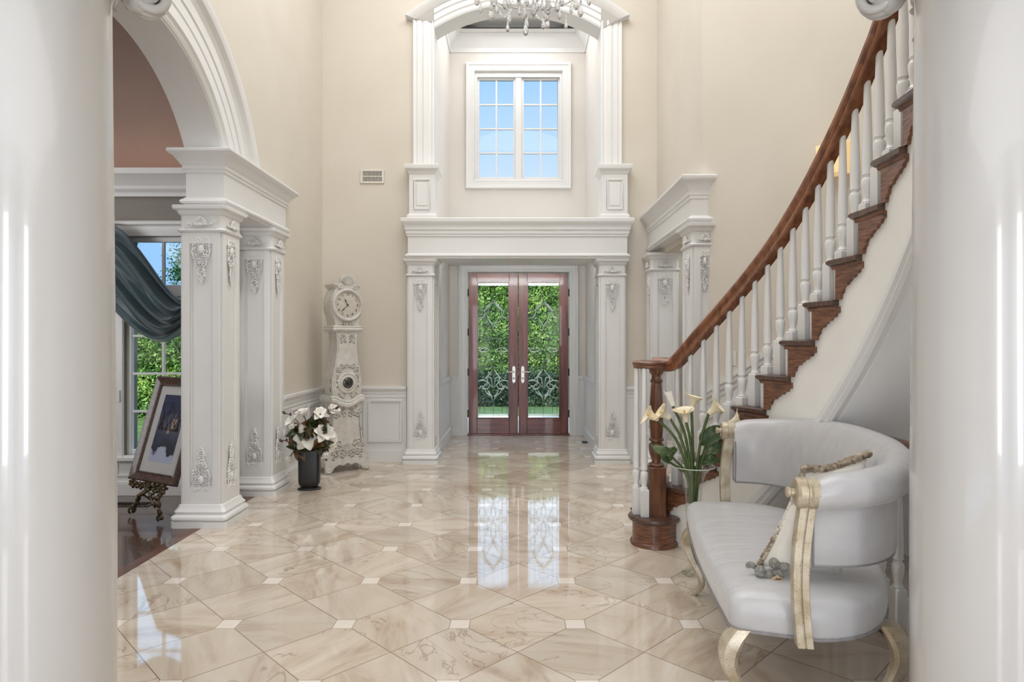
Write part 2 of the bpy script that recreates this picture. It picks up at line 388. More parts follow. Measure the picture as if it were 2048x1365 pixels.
# ------------------------------------------------------------------ carved ornaments (shared meshes)
def ornament_mesh(seed,w=.062,h=.34,down=True):
    rnd=random.Random(seed); m=MB()
    def half(t): # t 0 at wide end, 1 at the tip
        return w*(.80+.22*math.sin(t*PI*2)) if t<.45 else w*(.80*(1-(t-.45)/.55)**.8*.62+.10+.09*math.sin((t-.45)*22))
    for sx in (-1,1):
        t=.0
        while t<.97:
            for q in (1.0,.66,.3):
                hw=half(t)*q
                p=(sx*hw+rnd.uniform(-.003,.003),-.004,(1 if down else -1)*(.5-t)*h+rnd.uniform(-.004,.004))
                r=rnd.uniform(.005,.0115)
                m.ball(p,(r*rnd.uniform(1.2,2.1),rnd.uniform(.004,.011),r*rnd.uniform(.45,.8)),6,4,Matrix.Rotation(rnd.uniform(-1.5,1.5),3,'Y'))
            t+=.052
        # scroll leaves down the side
        pts=[]
        for i in range(24):
            t=i/23; pts.append((sx*(half(t)*1.02+.004*math.sin(t*26)),-.006,(1 if down else -1)*(.5-t)*h))
        m.tube(pts,.0045,5)
    m.ball((0,-.006,(1 if down else -1)*.26*h),(.022,.014,.034),10,8)
    for k in range(1,2):       # two rosettes
        cz=(1 if down else -1)*(.5-.20-.36*k)*h; rr=.024-.008*k
        for j in range(6):
            a=2*PI*j/6; m.ball((rr*math.cos(a),-.012,cz+rr*math.sin(a)),(rr*.5,.008,rr*.5),6,4)
        m.ball((0,-.018,cz),rr*.42,6,4)
    return m
def palmette_mesh():
    m=MB()
    for j in range(9):
        a=R(-78+156*j/8); L=.062-.022*abs(j-4)/4
        for q in (.35,.65,.95):
            m.ball((math.sin(a)*L*q*1.15,-.008-.008*q,math.cos(a)*L*q),(.010*q+.002,.010,.014),6,4,Matrix.Rotation(a,3,'Y'))
    for s in (-1,1):
        pts=[(s*(.03+.055*t/9),-.010,.012+.016*math.sin(t*.9)*(1-t/12)) for t in range(10)]; m.tube(pts,.007,5)
        m.ball((s*.09,-.012,.012),.011,6,4)
    m.ball((0,-.016,.006),(.02,.012,.016),8,5)
    for i in range(26): m.ball((-.125+.25*i/25,-.006,-.018),(.006,.007,.006),5,4)
    return m
ORN_T=ornament_mesh(3,down=True); ORN_B=ornament_mesh(5,down=False); PALM=palmette_mesh()
_cache={}
def ornament(kind,parent,loc,rz,scale=(1,1,1)):
    src={'t':ORN_T,'b':ORN_B,'p':PALM}[kind]
    nm={'t':'carved_ornament','b':'carved_ornament','p':'carved_palmette'}[kind]
    if kind not in _cache:
        o=src.build(nm,M['trim'],parent,smooth=60); _cache[kind]=o.data
    else:
        o=bpy.data.objects.new(nm,_cache[kind]); col.objects.link(o); o.parent=parent
    o.location=loc; o.rotation_euler=(0,0,rz); o.scale=scale
    return o

def column(label,cx,cy,hw=.16,hd=.16,ztop=2.41,faces='f',group=None,name='panelled_column'):
    """square panelled column; faces: f = towards the camera, r = +x side, l = -x side"""
    t=thing(name,label,'column',(cx,cy,0),0,group)
    b=MB(); b.crect(-hw,hw,-hd,hd,[(.050,0),(.050,.046),(.034,.047),(.034,.054),(.046,.055),(.051,.064),(.050,.078),(.044,.088),(.030,.096),(.026,.104),(.032,.108),(.033,.118),(.026,.128),(.014,.146),(.010,.162),(.0,.168)],.02)
    b.build('base',M['trim'],t,smooth=30)
    z0,z1=.166,ztop-.20
    sh=MB(); c=.017
    sh.crect(-hw+c,hw-c,-hd+c,hd-c,[(0,z0),(0,z1)],.02)
    st=.055
    def frame(face,half):
        # stiles and rails of the sunk panel
        def bx(a0,a1,zz0,zz1,d0,d1):
            if face=='f': sh.box(a0,a1,-hd+c-d1,-hd+c-d0,zz0,zz1)
            if face=='b': sh.box(a0,a1,hd-c+d0,hd-c+d1,zz0,zz1)
            if face=='r': sh.box(hw-c+d0,hw-c+d1,a0,a1,zz0,zz1)
            if face=='l': sh.box(-hw+c-d1,-hw+c-d0,a0,a1,zz0,zz1)
        e=half-.018
        bx(-e,-e+st,z0,z1,-.002,c); bx(e-st,e,z0,z1,-.002,c)
        bx(-e+st,e-st,z0,z0+.13,-.002,c); bx(-e+st,e-st,z1-.085,z1,-.002,c)
        q=.012; i0=-e+st; i1=e-st; j0=z0+.13; j1=z1-.085
        bx(i0,i0+q,j0,j1,-.002,c*.55); bx(i1-q,i1,j0,j1,-.002,c*.55); bx(i0+q,i1-q,j0,j0+q,-.002,c*.55); bx(i0+q,i1-q,j1-q,j1,-.002,c*.55)
    for fc,hh in (('f',hw),('b',hw),('r',hd),('l',hd)): frame(fc,hh)
    sh.build('shaft',M['trim'],t,bevel=.003)
    k=MB(); zz=ztop-.20
    k.crect(-hw,hw,-hd,hd,[(-.004,zz),(.010,zz+.004),(.018,zz+.016),(.010,zz+.028),(.0,zz+.034),(0,zz+.125),(.006,zz+.13),(.014,zz+.14),(.022,zz+.16),(.042,zz+.172),(.046,zz+.19),(.046,zz+.20)],.02)
    cap=k.build('capital',M['trim'],t,smooth=30)
    ow=min(hw,.16)/.16
    for fc in faces:
        if fc=='f': P=lambda z,dd=0:(0,-hd-.002+dd,z); rz=0; w_=hw
        elif fc=='r': P=lambda z,dd=0:(hw+.002-dd,0,z); rz=R(90); w_=hd
        else: P=lambda z,dd=0:(-hw-.002+dd,0,z); rz=R(-90); w_=hd
        s_=min(1,w_/.16)
        ornament('t',t,P(ztop-.415,.008),rz,(s_,1,1)); ornament('b',t,P(.44,.008),rz,(s_,1,1)); ornament('p',cap,P(ztop-.150),rz,(s_*.95,1,.95))
    return t

column('white panelled column standing on the edge of the wood floor, front one of the arch pair',-2.375,4.965,faces='fr',group=None)
column('white panelled column behind the front arch column, beside the black flower vase',-2.375,5.935,faces='fr')

# left entablature carried by the pair
t=thing('entablature','deep white entablature block with cornice resting on the two arch columns at the left','entablature',(-2.37,5.45,2.41))
e=MB(); x0,x1,y0,y1=-2.50,-2.215,4.83,6.12
e.rect(x0,x1,y0,y1,[(.010,2.412),(.010,2.425),(.028,2.432),(.034,2.445),(.030,2.455),(.012,2.468),(.008,2.475),(0,2.478),(0,2.66)])
e.build('frieze',M['trim'],t,world=True,smooth=30)
e=MB(); e.rect(x0,x1,y0,y1,[(.0,2.66),(.010,2.664),(.010,2.684),(.020,2.690),(.020,2.716),(.028,2.722),(.040,2.742),(.066,2.778),(.086,2.790),(.098,2.806),(.098,2.822),(.09,2.829)])
e.build('cornice',M['trim'],t,world=True,smooth=30)

# ------------------------------------------------------------------ living room behind the arch
m=MB()                                    # window wall, hole x -3.72..-2.56, z .33..2.36
WX0,WX1,WZ0,WZ1=-3.56,-2.62,.36,2.34
YW=5.8
m.box(-6.2,WX0,YW,YW+.2,0,2.95); m.box(WX1,XLB,YW,YW+.2,0,2.95); m.box(WX0,WX1,YW,YW+.2,0,WZ0); m.box(WX0,WX1,YW,YW+.2,WZ1,2.95)
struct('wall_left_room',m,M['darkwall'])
m=MB(); m.box(-6.2,XLB,YW-.02,YW,0,.36)
m.box(-6.2,XLB,YW-.045,YW-.02,0,.11); m.box(-6.2,XLB,YW-.04,YW-.02,.11,.125)
for a,b_ in ((-3.62,-3.12),(-3.06,-2.62)):
    for (p,q,r_,s_) in ((a,b_,.17,.19),(a,b_,.29,.31),(a,a+.02,.17,.31),(b_-.02,b_,.17,.31)): m.box(p,q,YW-.03,YW-.02,r_,s_)
struct('trim_4',m,M['trim'],bevel=.003)
m=MB(); m.box(-6.2,XLB,6.35,6.5,2.9,5.0); m.box(-6.4,-6.2,.4,6.5,0,5.0); m.box(-6.4,XLB,.4,.6,0,5.0)
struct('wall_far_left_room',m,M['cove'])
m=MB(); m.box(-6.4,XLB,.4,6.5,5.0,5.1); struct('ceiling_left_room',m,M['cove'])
m=MB(); m.loft([[(-6.2,YW-d,z),(XLB-.01,YW-d,z)] for d,z in ()]) if False else None
m=MB()
pr=[(0,2.70),(.02,2.70),(.02,2.735),(.05,2.76),(.05,2.79),(.10,2.86),(.13,2.88),(.13,2.93),(.0,2.93)]
m.loft([[(x,YW-d,z) for d,z in pr] for x in (-6.2,XLB-.01)]); m.box(-6.2,XLB,YW,6.35,2.93,2.95)
struct('trim_5',m,M['trim'],smooth=25)
# window_1 (left room)
w1=MB()
fr=.10
for (a,b_,c,d) in ((WX0-.11,WX0,WZ0-.02,WZ1+.11),(WX1,WX1+.08,WZ0-.02,WZ1+.11),(WX0,WX1,WZ1,WZ1+.11)): w1.box(a,b_,YW-.035,YW+.0,c,d)
w1.box(WX0-.12,WX1+.09,YW-.05,YW,WZ1+.11,WZ1+.135)
w1.box(WX0-.13,WX1+.09,YW-.07,YW+.0,WZ0-.045,WZ0-.01)
W1=struct('window_1',w1,M['trim'],bevel=.004)
sa=MB()
def sash(m,x0,x1,z0,z1,y,cols,rows,fw=.045,mw=.022,d=.045):
    m.box(x0,x0+fw,y,y+d,z0,z1); m.box(x1-fw,x1,y,y+d,z0,z1); m.box(x0+fw,x1-fw,y,y+d,z0,z0+fw); m.box(x0+fw,x1-fw,y,y+d,z1-fw,z1)
    for i in range(1,cols):
        x=x0+fw+(x1-x0-2*fw)*i/cols; m.box(x-mw/2,x+mw/2,y+.008,y+d-.008,z0+fw,z1-fw)
    for i in range(1,rows):
        z=z0+fw+(z1-z0-2*fw)*i/rows; m.box(x0+fw,x1-fw,y+.010,y+d-.010,z-mw/2,z+mw/2)
sash(sa,WX0,WX1,1.86,2.34,YW+.03,3,1); 
sash(sa,WX0,WX1,.36,1.83,YW+.03,3,4)
sa.box(WX0,WX1,YW+.0,YW+.09,1.80,1.90)
sa.build('window_sash',M['trim'],W1,bevel=.003)
g=MB(); g.pane(WX0+.01,WX1-.01,YW+.052,1.88,2.33); g.build('transom_glass',M['transom'],W1)
g=MB(); g.pane(WX0+.01,WX1-.01,YW+.052,.38,1.82); g.build('window_glass',M['doorpane'],W1)
h=MB(); h.box(WX0-.035,WX0-.015,YW-.055,YW-.035,.85,.95); h.tube([(WX0-.025,YW-.05,.90),(WX0-.06,YW-.07,.93),(WX0-.07,YW-.075,.98)],.006,6); h.build('window_latch',M['trim'],W1)

# teal swag
def swag():
    m=MB(); lx,rx=-3.74,-2.54; y=5.66; nu=50; nv=64; rows=[]
    for j in range(nv+1):
        v=j/nv; row=[]
        top_sag=.62+.0*v; bot_sag=.93
        sag=top_sag+(bot_sag-top_sag)*v
        zl=2.36-.52*v**1.2; 
        for i in range(nu+1):
            u=i/nu; x=lx+(rx-lx)*(u*.9+.05*math.sin(u*PI)*0+.05)
            us=u**(1.0+1.0*(1-v)); prof_=1-(abs(2*us-1))**1.7
            z=2.455-.60*v*(1-prof_)-(.70+.37*v**.9)*prof_
            fold=math.sin(v*PI*9+u*2.2+math.sin(u*7)*.35)
            yy=y-.05-.12*math.sin(PI*v)*prof_-.042*fold*(.35+.65*prof_)+.014*math.sin(v*43+u*5)
            row.append((x,yy,z))
        rows.append(row)
    m.grid(rows); return m
t=thing('window_swag','draped teal silk swag curtain hanging across the left window','curtain',(-3.16,5.66,1.4))
swag().build('silk_drape',M['teal'],t,world=True,smooth=180,thick=.004)
s=MB(); s.tube([(-3.80,5.70,2.44),(-2.56,5.70,2.44)],.016,10); s.box(-3.79,-3.77,5.70,5.80,2.43,2.45); s.box(-2.585,-2.565,5.70,5.80,2.43,2.45)
s.build('curtain_rod',M['trim'],t,world=True)

# picture on easel
P0=Vector((-3.02*1.06,5.01*1.06,1.4-1.085*1.06)); ed=Vector((.49,-.27,0)).normalized(); back=Vector((.48,.875,0)); upv=(back*.231+Vector((0,0,.775))).normalized(); nrm=ed.cross(upv).normalized()
if nrm.y>0: nrm=-nrm
PW,PH=.62,.87
def pp(a,b,c=0): return P0+ed*a+upv*b+nrm*c
def pbox(m,a0,a1,b0,b1,c0,c1):
    return m.hexa([pp(a0,b0,c0),pp(a1,b0,c0),pp(a1,b0,c1),pp(a0,b0,c1),pp(a0,b1,c0),pp(a1,b1,c0),pp(a1,b1,c1),pp(a0,b1,c1)])
t=thing('framed_picture','tilted wood framed landscape picture with cream mat standing on bronze easel','picture',tuple(P0))
m=MB(); pr=[(0,0),(0,.030),(.012,.038),(.022,.032),(.060,.018),(.072,.022),(.078,.010),(.078,0)]
ring=[]
for (a,b_) in ((0,0),(1,0),(1,1),(0,1),(0,0)):
    sa_=1 if a==0 else -1; sb=1 if b_==0 else -1
    ring.append([pp(a*PW+sa_*o,b_*PH+sb*o,h_) for o,h_ in pr])
m.loft(ring,cap=False); m.build('frame',wood('carved_frame_wood',(66,50,44),(100,80,70),scale=20,stretch=(1,1,1)),t,world=True,smooth=25)
m=MB(); pbox(m,.07,PW-.07,.07,PH-.07,-.004,.004); m.build('mat_board',M['mat'],t,world=True)
def artmat():
    m,nt,b=newmat('evening_landscape_print'); L=nt.links.new
    tc=N(nt,'ShaderNodeTexCoord'); sx=N(nt,'ShaderNodeSeparateXYZ'); L(tc.outputs['Object'],sx.inputs[0])
    no=N(nt,'ShaderNodeTexNoise'); no.inputs['Scale'].default_value=9; no.inputs['Detail'].default_value=5; L(tc.outputs['Object'],no.inputs['Vector'])
    a=N(nt,'ShaderNodeMath',operation='MULTIPLY_ADD'); L(no.outputs['Fac'],a.inputs[0]); a.inputs[1].default_value=.30; L(sx.outputs['Z'],a.inputs[2])
    r=N(nt,'ShaderNodeValToRGB'); e=r.color_ramp.elements; e[0].position=.20; e[0].color=lin((196,204,224)); e[1].position=.95; e[1].color=lin((70,96,130))
    for p,c in ((.385,(190,198,218)),(.40,(38,46,56)),(.50,(56,70,92)),(.60,(92,98,112)),(.70,(48,66,96)),(.82,(38,56,90))): k=e.new(p); k.color=lin(c)
    L(a.outputs[0],r.inputs['Fac']); L(r.outputs['Color'],b.inputs['Base Color']); b.inputs['Roughness'].default_value=.4
    return m
m=MB(); pbox(m,.155,PW-.155,.165,PH-.15,.004,.0055); pic=m.build('print',artmat(),t,world=True)
m=MB(); rnd=random.Random(4)
for i in range(14):
    a=.18+rnd.random()*.26; q=[pp(a,.42,.0062)]; 
    for j in range(1,6): q.append(pp(min(max(a+rnd.uniform(-.02,.02)*j,.162),PW-.165),.42+.048*j,.0062))
    m.tube(q,[.004,.0035,.003,.0025,.002,.001],4)
m.tube([pp(.17,.44,.0062),pp(PW-.17,.43,.0062)],.004,4)
m.build('bare_trees',M['black'],t,world=True)
m=MB(); pbox(m,.30,.335,.40,.445,.0055,.0062); pbox(m,.34,.40,.43,.52,.0055,.0062); m.build('lit_window',plain('warm_light',(178,158,140),.5,c2=(166,148,132)),t,world=True)
m=MB(); m.add([pp(.072,.072,.009),pp(PW-.072,.072,.009),pp(PW-.072,PH-.072,.009),pp(.072,PH-.072,.009)],[(0,1,2,3)]); m.build('picture_glass',M['picglass'],t,world=True)
m=MB(); pbox(m,.03,PW-.03,.03,PH-.03,-.012,-.005); m.build('backing_board',plain('brown_backing',(120,84,60),.8,c2=(104,72,52)),t,world=True)

t=thing('easel','ornate antique bronze scroll easel on the wood floor holding the framed picture','easel',(-2.9,5.05,0))
m=MB(); rnd=random.Random(9)
for i in range(30):
    a=-.0+.55*i/29; z=-.035+.018*math.sin(i*1.7)
    m.ball(pp(a*.82+.06,z,.035),(.014,.014,.018),6,5)
m.tube([pp(.04+.5*i/20,-.018+.008*math.sin(i*.9),.03) for i in range(21)],.012,6)
m.build('ledge',M['iron'],t,world=True,smooth=60)
def ornleg(pts,name):
    m=MB(); pth=bez(pts,8); m.tube(pth,[.014+.004*math.sin(i*1.3) for i in range(len(pth))],7)
    for i in range(2,len(pth)-1,3):
        m.ball(pth[i]+Vector((rnd.uniform(-.015,.015),rnd.uniform(-.01,.01),0)),rnd.uniform(.014,.021),6,5)
    e=pth[-1]; m.tube([e+Vector((.018*math.cos(a)-.018,0,.02*math.sin(a)+.012)) for a in [k*.5 for k in range(10)]],.009,6)
    return m.build(name,M['iron'],t,world=True,smooth=60)
ornleg([(-2.98,5.20,.26),(-2.92,5.04,.22),(-2.93,4.98,.20),(-2.99,5.02,.12),(-3.06,5.10,.03)],'leg')
ornleg([(-2.80,5.10,.26),(-2.76,4.96,.22),(-2.74,4.89,.20),(-2.73,4.88,.10),(-2.71,4.88,.03)],'leg')
ornleg([(-2.86,5.42,.9),(-2.84,5.50,.5),(-2.80,5.68,.03)],'leg')
m=MB(); m.tube([(-2.86,4.97,.22),(-2.82,4.94,.16),(-2.78,4.91,.12),(-2.74,4.90,.17)],.009,6); m.ball((-2.80,4.93,.14),.018,6,5); [m.ball((-2.90+.028*i,4.99-.014*i,.215+.022*math.sin(i*2.1)),.015,6,5) for i in range(8)]; m.tube([(-2.93,5.0,.20),(-2.84,4.96,.165),(-2.76,4.92,.20)],.008,6); m.tube([pp(.28,-.02,-.03),pp(.28,.75,-.03)],.012,6); m.build('scrollwork',M['iron'],t,world=True,smooth=60)
# floor register in left room
t=thing('floor_vent','dark metal floor vent in the wood floor below the left window','vent',(-3.28,5.45,.0))
m=MB(); m.box(-.17,.17,-.07,-.055,.001,.006); m.box(-.17,.17,.055,.07,.001,.006); m.box(-.17,-.15,-.055,.055,.001,.006); m.box(.15,.17,-.055,.055,.001,.006)
m.build('frame',M['iron'],t)
m=MB(); [m.box(-.15+.022*i,-.142+.022*i,-.055,.055,.001,.004) for i in range(14)]; m.build('grille',M['black'],t)

# ------------------------------------------------------------------ back wall (y=7.35..7.60) with lower passage and tall arched opening
OX=.965; AZC=3.48; ARI=1.78
z_in=AZC+math.sqrt(ARI**2-OX**2)
m=MB()
m.box(XLB,-OX,YB,YB+.25,0,ZC); m.box(OX,2.65,YB,YB+.25,0,ZC)
m.box(-OX,OX,YB,YB+.25,2.36,2.72)
n=36; aa=math.degrees(math.acos(OX/ARI)); pts=arc(0,AZC,ARI,180-aa,aa,n)
for i in range(n):
    (xa,za),(xb,zb)=pts[i],pts[i+1]
    m.hexa([(xa,YB,za),(xb,YB,zb),(xb,YB+.25,zb),(xa,YB+.25,za),(xa,YB,ZC),(xb,YB,ZC),(xb,YB+.25,ZC),(xa,YB+.25,ZC)])
struct('wall_back',m,M['beige'])
# white jamb liners of both openings
m=MB()
for s in (-1,1):
    a,b_=sorted((s*(OX+.002),s*(OX-.012))); m.box(a,b_,YB-.004,YB+.26,2.78,z_in+.02)
po=arc(0,AZC,ARI+.003,aa,180-aa,n); pi_=arc(0,AZC,ARI-.012,aa,180-aa,n)
m.loft([[(a[0],YB-.004,a[1]),(a[0],YB+.26,a[1]),(b_[0],YB+.26,b_[1]),(b_[0],YB-.004,b_[1])] for a,b_ in zip(po,pi_)])
struct('trim_6',m,M['trim'],smooth=40)
# casing of the tall opening: legs and head
cp=[(0,0),(0,.018),(.02,.028),(.035,.018),(.06,.022),(.075,.034),(.12,.034),(.132,.022),(.144,.038),(.19,.038),(.200,.028),(.225,.045),(.238,.045),(.238,0)]
m=MB()
for s in (-1,1):
    m.loft([[(s*(OX-.012+p),YB-h_,z) for p,h_ in cp] for z in (3.30,z_in+.085)])
hp=[(0,0),(0,.018),(.02,.028),(.035,.018),(.06,.022),(.075,.034),(.12,.034),(.132,.022),(.144,.038),(.19,.038),(.200,.05),(.235,.075),(.262,.095),(.285,.10),(.285,0)]
rr=[]
for i in range(n+1):
    a=R(aa-8.0+(180-2*aa+16.0)*i/n); rr.append([((ARI-.012+p)*math.cos(a),YB-h_,AZC+(ARI-.012+p)*math.sin(a)) for p,h_ in hp])
# trim the head to start at the legs: inner profile clipped to OX
def headring(t):
    ring=[]
    for p,h_ in hp:
        r=ARI-.012+p
        lim=OX-.012 if p<.2 else OX+.20+(p-.2)*1.3
        lim=min(OX-.012+max(p,0)*1.10,lim) if p<.2 else lim
        a0=math.acos(min(.99,lim/r)); a=a0+(PI-2*a0)*t
        ring.append((r*math.cos(a),YB-h_-.002,AZC+r*math.sin(a)))
    return ring
m.loft([headring(i/n) for i in range(n+1)])
struct('trim_7',m,M['trim'],smooth=25)

# lintel entablature
t=thing('lintel','wide white lintel with stepped cornice spanning the pair of columns before the front doors','lintel',(0,YB,2.32))
X0,X1=-1.235,1.235; Y0,Y1=7.21,7.62
e=MB(); e.rect(X0,X1,Y0,Y1,[(.012,2.322),(.012,2.335),(.028,2.345),(.03,2.358),(.012,2.372),(0,2.38),(0,2.565)]); e.build('frieze',M['trim'],t,world=True,smooth=30)
e=MB(); e.rect(X0,X1,Y0,Y1,[(0,2.565),(.012,2.57),(.012,2.592),(.022,2.598),(.022,2.635),(.034,2.642),(.034,2.67),(.046,2.70),(.066,2.722),(.07,2.736),(.07,2.765),(.06,2.772)]); e.build('cornice',M['trim'],t,world=True,smooth=30)
# pedestals above
def pedestal(label,x):
    t=thing('pedestal',label,'pedestal',(x,7.30,2.772))
    b=MB(); b.rect(-.145,.145,-.09,.20,[(.02,0),(.02,.035),(.008,.05),(0,.055),(0,.50)]); b.build('body',M['trim'],t,smooth=30)
    p=MB()
    for (a,b_,c,d) in ((-.09,.09,.10,.115),(-.09,.09,.43,.445),(-.09,-.075,.115,.43),(.075,.09,.115,.43)): p.box(a,b_,-.102,-.088,c,d)
    p.box(-.06,.06,-.098,-.088,.145,.40)
    p.build('raised_panel',M['trim'],t,bevel=.003)
    c=MB(); c.rect(-.145,.145,-.09,.20,[(0,.50),(.008,.505),(.012,.52),(.03,.545),(.045,.555),(.05,.575),(.05,.60),(.045,.605)]); c.build('cap',M['trim'],t,smooth=30)
pedestal('white panelled pedestal at the left end of the lintel, below the tall window arch',-1.075)
pedestal('white panelled pedestal at the right end of the lintel, below the tall window arch',1.095)
# pilaster columns in front of the passage (base at y 7.26)
column('white panelled pilaster beside the grandfather clock, left of the front doors',-1.10,7.40,hw=.155,hd=.15,ztop=2.322,faces='f')
column('white panelled pilaster right of the front doors, behind the newel post',1.075,7.40,hw=.155,hd=.15,ztop=2.322,faces='f')

# ------------------------------------------------------------------ vestibule
YD=9.44
m=MB()
for s in (-1,1):
    a,b_=sorted((s*1.0,s*1.15)); m.box(a,b_,YB+.25,YD,0,6.0)
struct('wall_vestibule_side',m,M['alcove'])
m=MB(); DW=.765; DZ=2.41
m.box(-1.15,-.76,YD,YD+.18,0,2.43); m.box(.79,1.15,YD,YD+.18,0,2.43)
wx0,wx1,wz0,wz1=-.63,.66,3.76,5.36
m.box(-1.15,wx0,YD,YD+.18,2.43,6.0); m.box(wx1,1.15,YD,YD+.18,2.43,6.0)
m.box(wx0,wx1,YD,YD+.18,2.43,wz0); m.box(wx0,wx1,YD,YD+.18,wz1,6.0)
struct('wall_front',m,M['alcove'])
m=MB(); m.box(-1.0,1.0,YB+.25,YD,2.50,2.72); struct('ceiling_vestibule',m,M['ceil'])
m=MB(); m.box(-1.15,1.15,YB,YD+.18,6.0,6.1); struct('ceiling_alcove',m,M['ceil'])
# crown with cove gap in alcove
m=MB(); pr=[(0,5.64),(.015,5.64),(.02,5.70),(.10,5.80),(.12,5.84),(.16,5.85),(.16,5.87),(0,5.87)]
m.loft([[(-1.0+d*0,YD-d,z) for d,z in pr],[(1.0,YD-d,z) for d,z in pr]])
for s in (-1,1): m.loft([[(s*(1.0-d),y,z) for d,z in pr] for y in (YB+.26,YD)])
m.box(-.84,.84,YD-.26,YD-.155,5.868,5.885)
struct('trim_8',m,M['trim'],smooth=25)
m=MB(); m.box(-.80,.80,YD-.30,YD-.262,5.87,5.90); struct('trim_9',m,M['black'])
# white inner reveals of lower passage and second white jamb
m=MB()
for s in (-1,1):
    a,b_=sorted((s*.93,s*1.0)); m.box(a,b_,7.56,7.80,0,2.5)
    a,b_=sorted((s*.975,s*1.0)); m.box(a,b_,7.80,YD,0,.86)
    a,b_=sorted((s*.955,s*1.0)); m.box(a,b_,7.80,YD,.84,.875); m.box(a,b_,7.80,YD,0,.14)
m.box(-1.0,-.855,YD-.02,YD,0,.86); m.box(.855,1.0,YD-.02,YD,0,.86); m.box(-1.0,-.855,YD-.04,YD,.835,.87); m.box(.855,1.0,YD-.04,YD,.835,.87)
m.box(-1.0,-.855,YD-.04,YD,0,.14); m.box(.855,1.0,YD-.04,YD,0,.14)
struct('baseboard_vestibule',m,M['trim'],bevel=.003)
# door casing
m=MB(); cw=[(0,0),(0,.02),(.012,.026),(.03,.026),(.04,.034),(.085,.034),(.10,.045),(.125,.045),(.125,0)]
DZT=2.40
def casing(m,x0,x1,z0,z1,y,prof,bottom=True):
    cor=[(x0,z0,-1,-1),(x0,z1,-1,1),(x1,z1,1,1),(x1,z0,1,-1)]
    if bottom: cor.append(cor[0]); 
    rings=[]
    for (x,z,sx_,sz_) in cor:
        if not bottom and z==z0: rings.append([(x+sx_*p,y-h_,z) for p,h_ in prof])
        else: rings.append([(x+sx_*p,y-h_,z+sz_*p) for p,h_ in prof])
    m.loft(rings,cap=not bottom)
casing(m,-.735,.765,0,2.405,YD,cw,False)
m.box(-.76,-.735,YD,YD+.12,0,2.43); m.box(.765,.79,YD,YD+.12,0,2.43); m.box(-.76,.79,YD,YD+.12,2.405,2.43)
struct('trim_10',m,M['trim'],smooth=25)
m=MB(); m.box(-.735,.765,YD-.03,YD+.10,0,.022); struct('trim_11',m,M['mahogh'],bevel=.004)

# doors
def leading(parent,cx,z0,z1):
    """came and bevels drawn in pane units: dx (px) from centre, y (px) down"""
    k=1/(3.79*135.7)
    half=.235
    ytop=130
    def Pt(dx,y,s,o): return Vector((cx+s*dx*k,o,z1-(y-ytop)*k*((z1-z0)/((1168-130)*k))))
    Y=YD+.028
    curves=[[(0,260),(10,285),(35,310),(62,345),(80,345)],[(0,285),(25,315),(55,345)],
     [(80,345),(108,342),(118,365),(100,385),(80,375),(90,355)],[(118,405),(90,405),(70,395),(60,370),(62,345)],
     [(0,385),(12,360),(40,345),(62,365),(45,395),(70,415),(95,400)],
     [(0,495),(30,455),(68,415),(78,380)],[(0,495),(-14,450),(-30,430),(-40,400)],[(0,495),(28,520),(60,525),(98,505),(100,470),(72,462),(58,490),(75,505)],
     [(0,495),(18,540),(16,590),(0,640)],[(0,560),(30,560),(60,575),(95,560),(112,590),(95,630),(60,615),(40,590),(60,575)],
     [(20,650),(50,636),(80,640),(102,655),(80,664),(50,664),(20,650)],
     [(0,650),(18,690),(14,730),(0,780)],[(0,740),(35,730),(55,705),(45,680),(25,665)],[(60,690),(95,680),(112,705),(95,735),(65,730),(55,705)],
     [(0,780),(40,790),(64,830),(100,820),(100,785),(72,780),(66,805),(82,812)],[(0,640),(30,600),(45,560),(60,525)],
     [(0,800),(25,835),(45,860),(70,885)],[(0,800),(-10,840),(-45,855),(-70,885)],
     [(0,940),(10,895),(15,868),(40,862),(42,890),(22,920),(0,945)],[(18,920),(40,950),(78,950),(60,920),(38,905)],
     [(50,935),(45,900),(75,885),(112,895),(118,920)],[(60,950),(85,930),(100,945),(118,945)],
     [(0,1045),(14,1010),(45,985),(62,955)],[(0,1010),(20,995),(42,960)],[(118,240),(105,242)],[(118,495),(106,495)],[(118,650),(100,652)],[(118,795),(100,800)],[(118,1055),(104,1055)]]
    brights=[0,1,3,6,10,16,18,19,20,21,22,23]
    lead=MB(); bev=MB()
    for ci,c in enumerate(curves):
        for s in (-1,1):
            pth=bez([Pt(a,b_,s,Y) for a,b_ in c],6)
            lead.tube(pth,.0052,5)
            if ci in brights:
                q=[p+Vector((s*.006,-.004,.006)) for p in pth]; n_=len(q)
                bev.tube(q,[.002+.0075*math.sin(PI*i/(n_-1)) for i in range(n_)],5)
    for s in (-1,1):
        for dx in (68,103):
            lead.tube([Pt(dx,152,s,Y),Pt(dx,1140,s,Y)],.0032,5)
        lead.tube([Pt(121,130,s,Y),Pt(101,152,s,Y)],.003,5); lead.tube([Pt(121,1168,s,Y),Pt(101,1140,s,Y)],.003,5)
    for y in (152,1140): lead.tube([Pt(103,y,-1,Y),Pt(103,y,1,Y)],.0035,5)
    for (a,b_) in ((130,262),(1045,1168)): lead.tube([Pt(0,a,1,Y),Pt(0,b_,1,Y)],.0032,5)
    lead.build('lead_came',M['leadm'],parent,world=True,smooth=60)
    bev.build('bevel_strip',M['bevelw'],parent,world=True,smooth=60)
    # broad bevelled border
    bb=MB(); b0=cx-half; b1=cx+half
    for (xa,xb,za,zb) in ((b0,b1,z1-.042,z1),(b0,b1,z0,z0+.050)): bb.pane(xa,xb,YD+.024,za,zb)
    bb.build('bevel_border',M['bevelw2'],parent,world=True)
M['bevelw']=plain('painted_glint',(232,244,236),.12,metal=.0,c2=(190,216,198),nscale=14)  # near-white colour painted in as glint on the bevels and vase rim
